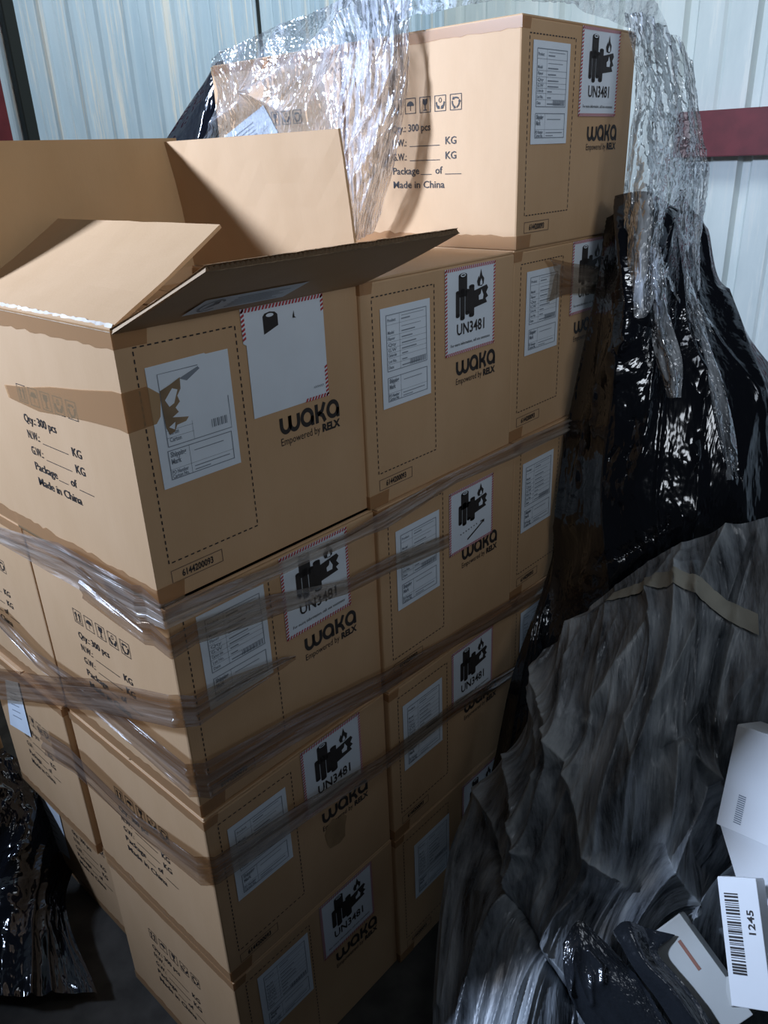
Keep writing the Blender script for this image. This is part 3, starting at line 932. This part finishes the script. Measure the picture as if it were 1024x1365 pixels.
# clear film over the back-row carton and the left side of the topmost carton
xc = (cx(2)+.004)*S
r0 = [(283, 78), (330, 55), (385, 34), (450, 4), (500, -18), (560, -30)]
rows = [[(a, b, 'x', xc-.008) for a, b in r0],
        [(284, 92, 'x', xc-.010), (330, 80, 'x', xc-.012), (390, 70, 'x', xc-.022), (450, 60, 'x', xc-.045), (505, 50, 'x', xc-.05), (548, 45, 'x', xc-.02)],
        [(292, 130, 'x', xc-.010), (335, 125, 'x', xc-.014), (385, 120, 'x', xc-.03), (440, 120, 'x', xc-.07), (500, 120, 'x', xc-.07), (543, 120, 'x', xc-.02)],
        [(280, 175, 'x', xc-.010), (325, 178, 'x', xc-.016), (380, 180, 'x', xc-.035), (435, 185, 'x', xc-.08), (490, 190, 'x', xc-.08), (530, 190, 'x', xc-.03)],
        [(250, 215, 'x', xc-.012), (310, 230, 'x', xc-.02), (380, 240, 'x', xc-.04), (440, 245, 'x', xc-.085), (485, 250, 'x', xc-.08), (518, 240, 'x', xc-.03)],
        [(250, 260, 'x', xc-.012), (310, 280, 'x', xc-.02), (390, 300, 'x', xc-.04), (450, 320, 'x', xc-.08), (475, 320, 'x', xc-.06), (497, 305, 'x', xc-.02)]]
dfn = lambda U, V: .014*folds(U+V*.35, V, 6, 1.2, 3, sharp=2)*(.3+U*.9)+.007*folds(U+V*.45, V, 16, 1.6, 9, sharp=2)*np.clip(U*2-.4, .05, 1)+.003*folds(U+V*.5, V, 40, 4, 5)*np.clip(U*2-.5, 0, 1)
cf, Gc, _ = sheet('clear_film', rows, M['clear_film'], 300, 240, dfn,
                  creases=[([(385, 40), (350, 90), (345, 125), (290, 165)], .02, 10, .4), ([(470, 20), (400, 85), (345, 125)], .02, 12, .5), ([(300, 70), (345, 125), (385, 150)], .015, 8, .3)],
                  wear=lambda U, V: .95*np.clip((U-.50-.15*V)/.16, 0, 1)*np.clip((1.02-U)/.1, 0, 1))
tag(cf, 'crumpled clear stretch film over the shrouded rear carton and left side of the topmost carton', 'plastic film')

# film lying over the top edge of the topmost carton
rows = [[(520, 40, 'x', xc-.03), (560, 24, 'x', xc-.03), (620, 12, 'x', xc-.025), (690, 4, 'd', 1.70), (760, 12, 'd', 1.76), (830, 35, 'd', 1.86), (858, 60, 'd', 1.92)],
        [(520, 15, 'x', xc+.0), (560, 0, 'x', xc+.0), (620, -12, 'x', xc+.0), (690, -18, 'd', 1.74), (765, -8, 'd', 1.82), (835, 10, 'd', 1.88), (870, 50, 'd', 1.94)],
        [(520, -30, 'x', xc+.05), (560, -50, 'x', xc+.05), (620, -60, 'x', xc+.05), (690, -60, 'd', 1.85), (770, -50, 'd', 1.92), (845, -30, 'd', 1.94), (885, 35, 'd', 1.97)]]
dfn = lambda U, V: .008*folds(U, V, 14, 2, 21)+.004*folds(U, V, 40, 5, 22)
tf, _, _ = sheet('clear_film', rows, M['milky_film'], 260, 60, dfn)
tag(tf, 'milky clear film lying along the top edge of the topmost carton', 'plastic film')

# black film hanging over the right end of the stack
rows = [[(831, 310, 'y', -.03), (850, 262, 'd', 1.80), (875, 300, 'd', 1.90), (900, 255, 'd', 1.99), (918, 315, 'd', 2.06)],
        [(817, 360, 'y', -.03), (842, 355, 'd', 1.76), (878, 355, 'd', 1.83), (908, 370, 'd', 1.94), (938, 390, 'd', 2.03)],
        [(800, 430, 'y', -.03), (835, 435, 'd', 1.74), (875, 440, 'd', 1.80), (915, 445, 'd', 1.88), (966, 455, 'd', 2.0)],
        [(782, 540, 'y', -.03), (828, 545, 'd', 1.74), (885, 550, 'd', 1.76), (950, 550, 'd', 1.84), (1040, 560, 'd', 1.97)],
        [(764, 650, 'y', -.03), (815, 660, 'd', 1.76), (885, 670, 'd', 1.76), (960, 680, 'd', 1.83), (1060, 680, 'd', 1.95)],
        [(748, 770, 'y', -.035), (800, 790, 'd', 1.80), (880, 800, 'd', 1.84), (960, 800, 'd', 1.90), (1060, 800, 'd', 1.98)],
        [(688, 875, 'y', -.04), (745, 900, 'd', 1.88), (840, 910, 'd', 1.93), (930, 910, 'd', 1.97), (1030, 910, 'd', 2.0)],
        [(664, 1000, 'y', -.045), (730, 1030, 'd', 1.93), (820, 1040, 'd', 1.98), (900, 1040, 'd', 2.0), (1000, 1040, 'd', 2.0)],
        [(640, 1120, 'y', -.05), (710, 1150, 'd', 1.96), (800, 1150, 'd', 2.0), (880, 1150, 'd', 2.0), (960, 1150, 'd', 2.0)]]
dfn = lambda U, V: .03*vnoise(U*5, V*2, 30)+.022*folds(U-V*.3, V, 5, 1.2, 31, sharp=3)+.005*folds(U, V, 11, 3, 32, sharp=2)
bf, Gb, _ = sheet('black_film', rows, M['black_film'], 260, 440, dfn, creases=[
    ([(862, 290), (850, 380), (842, 440), (822, 500), (803, 560), (790, 640), (780, 700)], .03, 16, 1.0),
    ([(905, 330), (902, 400), (905, 470), (912, 560), (910, 640), (908, 720)], .02, 12, .9),
    ([(884, 690), (850, 715), (815, 745), (790, 775)], .02, 18, 1.0), ([(835, 640), (850, 600), (845, 560)], .012, 14, .6),
    ([(940, 400), (965, 470), (1000, 560)], .02, 10, .5), ([(735, 880), (760, 860)], .01, 9, .9)])
tag(bf, 'shiny black stretch film hanging over the right end of the stack', 'plastic film')

# clear film draped over it, from the top carton down
rows = [[(828, 22, 'd', 1.84), (852, 26, 'd', 1.86), (878, 38, 'd', 1.92), (905, 60, 'd', 1.98), (918, 85, 'd', 2.0)],
        [(842, 110, 'd', 1.78), (862, 120, 'd', 1.80), (892, 135, 'd', 1.88), (918, 160, 'd', 1.97), (932, 185, 'd', 2.0)],
        [(838, 200, 'd', 1.76), (862, 200, 'd', 1.76), (892, 205, 'd', 1.86), (918, 215, 'd', 1.95), (940, 225, 'd', 2.0)],
        [(833, 290, 'd', 1.76), (860, 290, 'd', 1.73), (888, 295, 'd', 1.82), (912, 300, 'd', 1.92), (930, 300, 'd', 2.0)],
        [(824, 390, 'd', 1.735), (856, 425, 'd', 1.70), (882, 372, 'd', 1.745), (908, 425, 'd', 1.83), (926, 380, 'd', 1.95)]]
dfn = lambda U, V: .012*folds(U, V, 7, 1.2, 41, sharp=1.4)+.006*folds(U, V, 20, 7, 42)+.003*folds(U, V, 46, 28, 43)
df, _, _ = sheet('clear_film', rows, M['milky_film'], 160, 220, dfn)
tag(df, 'crumpled clear film falling from the right corner of the topmost carton over black film', 'plastic film')

# narrow milky tails of the clear film over the black film
def ribbon_sheet(name, pts, wpx, d0, d1, mat, label):
    rows = []
    n = len(pts)
    for i, (a, b) in enumerate(pts):
        d = d0+(d1-d0)*i/(n-1); w = wpx[i] if isinstance(wpx, (list, tuple)) else wpx
        rows.append([(a-w/2, b, 'd', d+.01), (a, b, 'd', d-.005), (a+w/2, b, 'd', d+.01)])
    o, _, _ = sheet(name, rows, mat, 24, 160, lambda U, V: .006*folds(U, V, 4, 5, 51+n))
    tag(o, label, 'plastic film'); return o


ribbon_sheet('film_tail', [(872, 330), (876, 380), (880, 430), (892, 480), (900, 530)], [14, 20, 26, 30, 12], 1.71, 1.70, M['milky_film'], 'grey milky tail of film hanging down the middle of the black film')
ribbon_sheet('film_tail', [(905, 360), (925, 430), (945, 500), (962, 580), (972, 640)], [20, 22, 28, 32, 20], 1.82, 1.78, M['milky_film'], 'grey milky tail of film slanting down right across the black film')
ribbon_sheet('film_tail', [(925, 400), (955, 460), (985, 530), (1015, 590), (1040, 640)], [8, 12, 18, 24, 24], 1.92, 1.88, M['milky_film'], 'narrow milky film tail along the right edge of the black film')

# dusty black sheet over the pile in front
rows = [[(733, 885, 'd', 1.80), (775, 838, 'd', 1.78), (815, 792, 'd', 1.74), (870, 748, 'd', 1.71), (950, 715, 'd', 1.70), (1050, 685, 'd', 1.70), (1150, 690, 'd', 1.76), (1260, 740, 'd', 1.85)],
        [(715, 950, 'd', 1.80), (765, 900, 'd', 1.73), (815, 860, 'd', 1.66), (880, 825, 'd', 1.63), (960, 810, 'd', 1.63), (1060, 800, 'd', 1.64), (1160, 800, 'd', 1.72), (1270, 840, 'd', 1.80)],
        [(690, 1000, 'd', 1.81), (745, 980, 'd', 1.70), (800, 960, 'd', 1.62), (870, 940, 'd', 1.60), (945, 930, 'd', 1.61), (1060, 910, 'd', 1.64), (1160, 905, 'd', 1.72), (1270, 930, 'd', 1.80)],
        [(640, 1055, 'd', 1.86), (715, 1060, 'd', 1.72), (785, 1060, 'd', 1.62), (855, 1050, 'd', 1.59), (925, 1040, 'd', 1.62), (975, 1030, 'd', 1.70), (1080, 1020, 'd', 1.76), (1240, 1030, 'd', 1.82)],
        [(605, 1130, 'd', 1.88), (695, 1150, 'd', 1.74), (780, 1160, 'd', 1.66), (845, 1150, 'd', 1.64), (905, 1130, 'd', 1.64), (958, 1130, 'd', 1.70), (1080, 1130, 'd', 1.74), (1220, 1140, 'd', 1.80)],
        [(588, 1230, 'd', 1.86), (670, 1250, 'd', 1.74), (750, 1250, 'd', 1.69), (805, 1245, 'd', 1.68), (850, 1238, 'd', 1.68), (912, 1222, 'd', 1.70), (1040, 1215, 'd', 1.70), (1200, 1230, 'd', 1.76)],
        [(575, 1400, 'd', 1.82), (650, 1400, 'd', 1.74), (720, 1390, 'd', 1.72), (780, 1380, 'd', 1.74), (850, 1390, 'd', 1.76), (900, 1400, 'd', 1.76), (1040, 1390, 'd', 1.74), (1180, 1390, 'd', 1.78)]]
edge_ = lambda U, V: np.clip(U/.10, .15, 1)*np.clip(V/.08, .25, 1)
dfn = lambda U, V: edge_(U, V)*dfn0(U*1.4, V)
dfn0 = lambda U, V: .05*vnoise(U*4+V*1.2, V*2.2, 60)+.030*folds(U+V*.30, V, 5.0, 1.3, 61, sharp=3)+.013*folds(U+V*.2, V, 11, 2.0, 62, sharp=3)+.005*folds(U+V*.3, V, 24, 3.5, 63, sharp=3)
CR = [([(744, 900), (757, 959), (783, 1049), (799, 1118), (834, 1166)], .034, 15, 1.1),
      ([(741, 935), (741, 1044), (714, 1118), (690, 1175)], .018, 9, .7),
      ([(693, 1017), (714, 1091), (722, 1139)], .030, 12, .6), ([(640, 1055), (672, 1100), (690, 1180), (705, 1250)], .016, 10, .5),
      ([(650, 1050), (612, 1135), (596, 1230), (588, 1340)], .012, 8, .6),
      ([(895, 990), (884, 1044), (876, 1102), (890, 1150), (905, 1200)], .040, 16, .6),
      ([(906, 985), (932, 1033), (956, 1102), (959, 1160), (911, 1235)], .035, 12, .35),
      ([(959, 850), (937, 937), (906, 978), (880, 1000)], -.035, 12, 0), ([(915, 1000), (925, 1070), (915, 1140)], -.03, 12, 0),
      ([(667, 1134), (693, 1203), (725, 1267), (762, 1330)], -.045, 11, 0), ([(800, 960), (770, 1030), (775, 1080)], -.03, 14, 0),
      ([(874, 830), (830, 900), (799, 969)], .02, 10, .45), ([(927, 836), (895, 900), (874, 940)], .02, 10, .5), ([(980, 842), (960, 900), (940, 960)], .018, 9, .4),
      ([(900, 745), (870, 800)], .015, 8, .4), ([(975, 705), (950, 760), (930, 800)], .03, 12, .4), ([(995, 720), (970, 800)], -.02, 10, 0),
      ([(735, 1260), (765, 1310), (800, 1365)], .03, 10, .3), ([(840, 960), (850, 1040), (840, 1100)], .015, 12, .4)]
dsf, Gd, _ = sheet('dusty_sheet', rows, M['dusty_film'], 500, 500, dfn, creases=CR)
tag(dsf, 'dusty black plastic sheet heaped over the pile in the right foreground', 'plastic sheet')
# tape strip stuck on the dusty sheet
nv_, nu_ = Gd.shape[:2]
tv = []; tfc = []
rnd = random.Random(2)
for i in range(61):
    t = i/60; u = (.405+.50*t)/1.4; v0 = .020+.175*t-.02*math.sin(t*3.1)
    for s_ in range(5):
        vv = v0+s_/4*.040
        p = Gd[min(nv_-1, int(vv*(nv_-1))), min(nu_-1, int(u*(nu_-1)))]
        tc_ = (CAM-p); tc_ /= np.linalg.norm(tc_)
        tv.append(p+tc_*.006)
for i in range(60):
    for s_ in range(4): a = i*5+s_; tfc.append((a, a+1, a+6, a+5))
M['old_tape'] = plain('dusty_tape', (0.50, 0.48, 0.40, 1), 0.5, 0.4, 0.25)
link_mesh('tape_strip', tv, tfc, M['old_tape'], dsf, smooth=True)

# glossy folds of black film at the bottom
rows = [[(750, 1258, 'd', 1.600), (772, 1228, 'd', 1.602), (800, 1250, 'd', 1.606), (826, 1275, 'd', 1.612)],
        [(757, 1318, 'd', 1.600), (785, 1300, 'd', 1.590), (830, 1310, 'd', 1.596), (866, 1328, 'd', 1.605)],
        [(800, 1400, 'd', 1.62), (840, 1390, 'd', 1.60), (880, 1390, 'd', 1.60), (918, 1400, 'd', 1.61)]]
gf, _, _ = sheet('glossy_film', rows, M['smooth_black'], 80, 80, lambda U, V: .006*folds(U+V*.3, V, 4, 1.2, 71, sharp=2), creases=[([(768, 1265), (764, 1325)], .008, 4, 0), ([(785, 1268), (803, 1290), (803, 1310)], .008, 4, 0), ([(788, 1300), (790, 1335)], .006, 4, 0)])
tag(gf, 'glossy black film fold with sharp white reflections at the bottom edge', 'plastic film')
rows = [[(818, 1240, 'd', 1.585), (834, 1228, 'd', 1.580), (866, 1238, 'd', 1.595), (900, 1246, 'd', 1.598)],
        [(846, 1290, 'd', 1.585), (860, 1282, 'd', 1.575), (868, 1276, 'd', 1.590), (876, 1270, 'd', 1.598)],
        [(880, 1336, 'd', 1.590), (898, 1326, 'd', 1.575), (906, 1320, 'd', 1.590), (914, 1316, 'd', 1.598)],
        [(920, 1400, 'd', 1.600), (942, 1390, 'd', 1.58), (950, 1384, 'd', 1.592), (960, 1380, 'd', 1.600)]]
gf, _, _ = sheet('glossy_film', rows, M['smooth_black'], 60, 100, lambda U, V: .004*folds(U, V, 3, 1.2, 72))
tag(gf, 'narrow glossy black film strip along the edge of the grey card box', 'plastic film')

# black film at the far left, low and high
rows = [[(-60, 985, 'y', 1.0), (0, 1000, 'y', .96), (30, 1015, 'y', .93), (70, 1020, 'y', .96), (120, 1050, 'y', .95)],
        [(-60, 1090, 'y', .9), (0, 1090, 'y', .86), (40, 1090, 'y', .86), (70, 1100, 'y', .90), (110, 1120, 'y', .92)],
        [(-60, 1200, 'z', .05), (-5, 1200, 'z', .08), (25, 1200, 'z', .12), (60, 1200, 'z', .05), (85, 1205, 'z', .03)],
        [(-60, 1330, 'z', .02), (-10, 1330, 'z', .04), (30, 1330, 'z', .06), (80, 1330, 'z', .03), (130, 1330, 'z', .02)]]
lf_, _, _ = sheet('black_film', rows, M['black_film'], 140, 200, lambda U, V: .02*folds(U, V, 5, 1.3, 81)+.007*folds(U, V, 14, 12, 82), creases=[([(38, 1030), (30, 1090), (26, 1140), (14, 1205)], .03, 12, 1.0)])
tag(lf_, 'black film behind the lower left of the stack with a bright crumpled ridge', 'plastic film')
rows = [[(300, 80, 'd', 2.20), (290, 84, 'd', 2.20), (284, 95, 'd', 2.22)],
        [(300, 130, 'd', 2.20), (285, 120, 'd', 2.20), (262, 128, 'd', 2.26)],
        [(300, 190, 'd', 2.20), (270, 185, 'd', 2.20), (232, 175, 'd', 2.32)],
        [(300, 260, 'd', 2.20), (260, 250, 'd', 2.20), (195, 235, 'd', 2.38)]]
uf, _, _ = sheet('black_film', rows, M['black_film'], 60, 90, lambda U, V: .008*folds(U, V, 4, 1.3, 91))
tag(uf, 'black film sloping down from the rear carton against the blue wall', 'plastic film')


# ------------------------------------------------------------------ stretch wrap bands around the stack
def band(name, left, right, mat, label, lift=.006, twist=.0, seed=0):
    """left: (s, z0, z1) on the left side (far to near), right: (x, z0, z1) on the front; carton units, z from the layer-1 top"""
    pts = []
    for (s_, a, b) in left: pts.append((-lift, s_*S, a*S+Z0, b*S+Z0))
    x_l = -lift
    for (x_, a, b) in right: pts.append((x_*S, -lift-.008, a*S+Z0, b*S+Z0))
    pts = np.array(pts)
    # resample evenly
    dseg = np.r_[0, np.cumsum(np.linalg.norm(np.diff(pts[:, :2], axis=0), axis=1))]
    n = int(dseg[-1]/.004)+2; t = np.linspace(0, dseg[-1], n)
    Q = np.stack([np.interp(t, dseg, pts[:, k]) for k in range(4)], axis=1)
    m = 12
    V = []; UV = []
    for i in range(n):
        cz = (Q[i, 2]+Q[i, 3])/2; hz = (Q[i, 3]-Q[i, 2])/2
        for j in range(m+1):
            q = j/m*2-1
            nz = float(vnoise(np.array([t[i]*14.0]), np.array([j*.9]), seed)[0])
            nz2 = float(vnoise(np.array([t[i]*3.0+50]), np.array([j*1.7]), seed+3)[0])
            out = .002+.007*(nz2**1.5)+.003*nz
            edge = (nz-.5)*.005
            zz = cz+q*hz+edge
            x, y = Q[i, 0], Q[i, 1]
            on_left = x <= -lift+1e-6
            if on_left: V.append((x-out, y, zz))
            else: V.append((x, y-out, zz))
            UV.append((t[i], q*hz))
    F = [(i*(m+1)+j, i*(m+1)+j+1, (i+1)*(m+1)+j+1, (i+1)*(m+1)+j) for i in range(n-1) for j in range(m)]
    o = link_mesh(name, V, F, mat, smooth=True)
    uv = o.data.uv_layers.new(name='UVMap')
    for li, l in enumerate(o.data.loops): uv.data[li].uv = UV[l.vertex_index]
    tag(o, label, 'wrap band', 'stretch wrap bands around the stack'); return o


B = 'stretch_wrap_band'
band(B, [(2.1, -1.08, -.99), (1.24, -1.005, -.925), (.57, -.97, -.815), (.07, -.955, -.815)], [(-.01, -.94, -.85), (.43, -.95, -.90), (.81, -.97, -.92), (1.05, -.985, -.90), (1.53, -.94, -.88), (2.07, -.965, -.88), (2.6, -.97, -.90)],
     M['wrap_light'], 'pale twisted wrap band just under the open carton', seed=1)
band(B, [(.45, -.99, -.86), (.05, -1.03, -.93)], [(-.01, -1.06, -.97), (.09, -1.05, -.965), (.425, -1.105, -1.008), (.79, -1.175, -1.109), (1.06, -1.194, -1.117), (1.45, -1.235, -1.160)],
     M['wrap'], 'brown wrap band across the logo labels, second from the top', seed=2, lift=.009)
band(B, [(2.1, -2.3, -2.05), (1.80, -2.1, -1.90), (.94, -1.718, -1.564), (.5, -1.527, -1.377), (-.04, -1.32, -1.186)], [(.05, -1.355, -1.233), (.21, -1.345, -1.24), (.44, -1.332, -1.288), (.50, -1.325, -1.315)],
     M['wrap'], 'brown wrap band crossing the left side and fading at the front corner', seed=3, lift=.008)
band(B, [(2.1, -1.60, -1.50), (1.5, -1.513, -1.419), (1.1, -1.595, -1.505), (.6, -1.59, -1.47), (-.05, -1.626, -1.479)], [(.05, -1.692, -1.528), (.46, -1.711, -1.572), (.98, -1.782, -1.664), (1.52, -1.807, -1.731), (2.05, -1.875, -1.769), (2.75, -1.92, -1.835)],
     M['wrap'], 'wide brown wrap band running diagonally down the left side and along the second row', seed=4, lift=.005)
band(B, [(1.3, -2.2, -2.02), (.98, -2.127, -1.964), (.42, -2.148, -2.019), (-.01, -2.10, -1.942)], [(.02, -2.104, -1.955), (.49, -2.138, -2.022), (.95, -2.197, -2.111), (1.52, -2.221, -2.136), (2.07, -2.297, -2.218), (2.7, -2.246, -2.162)],
     M['wrap'], 'lowest wrap band, across the two cartons with smudged logos', seed=5, lift=.006)

# wrinkled clear strip on the carton under the topmost one
rows = [[(728, 344, 'y', -.006), (765, 352, 'y', -.012), (800, 356, 'y', -.014), (834, 364, 'y', -.018)],
        [(738, 362, 'y', -.010), (765, 372, 'y', -.016), (800, 376, 'y', -.018), (834, 382, 'y', -.02)],
        [(732, 402, 'y', -.006), (755, 392, 'y', -.010), (800, 392, 'y', -.014), (834, 396, 'y', -.018)]]
ws, _, _ = sheet('wrap_scrap', rows, M['wrap'], 90, 50, lambda U, V: .006*folds(V, U, 4, 2, 101))
tag(ws, 'wrinkled scrap of clear tape across the carton under the topmost one', 'plastic film')
# gathered end at the front corner under the open carton
rows = [[(241, 803, 'd', 1.300), (262, 800, 'd', 1.27), (275, 785, 'd', 1.30)],
        [(246, 812, 'd', 1.295), (262, 808, 'd', 1.26), (270, 797, 'd', 1.29)],
        [(250, 820, 'd', 1.30), (258, 816, 'd', 1.28), (266, 808, 'd', 1.30)]]


# ------------------------------------------------------------------ white boxes bottom right
def box_from(name, p0, pr, pd, size, mat, label, group=None):
    """box whose front face has corner p0, edges towards pr and pd; size = (w, h, depth)"""
    p0, pr, pd = [Vector(at(*q)) for q in (p0, pr, pd)]
    ey = (pd-p0).normalized(); ex = (pr-p0); ex = (ex-ey*ex.dot(ey)).normalized(); ez = ex.cross(ey)
    if ez.dot(Vector(CAM)-p0) > 0: ez = -ez
    root = empty(name, p0, label, 'box', group)
    Mx = Matrix((ex, ey, ez)).transposed().to_4x4(); Mx.translation = p0
    root.matrix_world = Mx
    w, h, d = size
    bm = box_bm(0, 0, 0, w, h, d, .0012, 2)
    bm_obj('body', bm, mat, root)
    bm = box_bm(.001, -.0012, .001, w-.001, .0, d-.001, 0); bm_obj('lid_flap', bm, mat, root)
    return root


def face_ink(k, name, mat, root, lift=.0006):
    return link_mesh(name, [(a, b, -lift) for a, b in k.v], k.f, mat, root)


wb = box_from('white_box', (983, 966, 'd', 1.50), (1024, 989, 'd', 1.485), (957, 1088, 'd', 1.535), (.17, .172, .10), M['white_box'], 'large white box cut by the right picture edge, uppermost of the white boxes')
k = Ink()
for i in range(14): k.rect(.026, .110+.0035*i, .038, .1118+.0035*i)
face_ink(k, 'label_print', M['paper_print'], wb)
w2 = box_from('white_box', (958, 1093, 'd', 1.545), (1010, 1122, 'd', 1.53), (980, 1166, 'd', 1.565), (.17, .125, .09), M['white_box'], 'white box wedged under the large white box and behind the barcode box')
bb = box_from('white_box', (956, 1169, 'd', 1.49), (996, 1172, 'd', 1.475), (970, 1293, 'd', 1.50), (.060, .178, .04), M['white_box'], 'small white box with a barcode and the number 1245')
k = Ink(); rnd = random.Random(12); y = .022
while y < .135:
    w_ = rnd.choice((.0012, .0020, .0030)); k.rect(.008, y, .029, y+w_); y += w_+rnd.choice((.001, .0016, .0024))
face_ink(k, 'barcode', M['ink'], bb)
k = Ink(); k.text('1245', 0, 0, width=.034, size=.014, bold=.02); k.v = [(.049-b_, .078-a_) for a_, b_ in k.v]
face_ink(k, 'number', M['ink'], bb)
gb = box_from('grey_box', (858, 1254, 'd', 1.62), (909, 1246, 'd', 1.60), (921, 1346, 'd', 1.62), (.082, .168, .03), M['grey_card'], 'grey white card box half covered by glossy black film')
k = Ink(); k.rect(.050, .03, .056, .08); face_ink(k, 'printed_stripe', plain('faded_red', (0.30, 0.13, 0.09, 1), .6), gb)
lb = box_from('grey_box', (962, 1304, 'd', 1.60), (1045, 1290, 'd', 1.54), (970, 1330, 'd', 1.60), (.20, .04, .10), M['grey_card'], 'flat grey box under the small barcode box')

# pale carton farther behind at the far left
pr = empty('pale_carton', tuple(at(20, 1030, 'y', 1.45)-np.array((.45, 0, 0))), 'pale cream carton standing behind at the far left edge', 'carton')
bm_obj('body', box_bm(0, 0, 0, .44, .3, .42, .004, 2), M['kraft'], pr); bm_obj('top_flap', box_bm(.002, .002, .42, .438, .149, .424, .001, 1), M['kraft'], pr)
bm_obj('top_flap', box_bm(.002, .151, .42, .438, .298, .424, .001, 1), M['kraft'], pr)
for o in bpy.data.objects:
    if o.name.split('.')[0] in ('striped_border', 'battery_symbol', 'symbol_cutout', 'paper_shred', 'lettering', 'label_print', 'label_rule', 'barcode'):
        o['kind'] = 'stuff'
print('objects', len(bpy.data.objects), 'tris approx', sum(len(o.data.polygons)*2 for o in bpy.data.objects if o.type == 'MESH'))
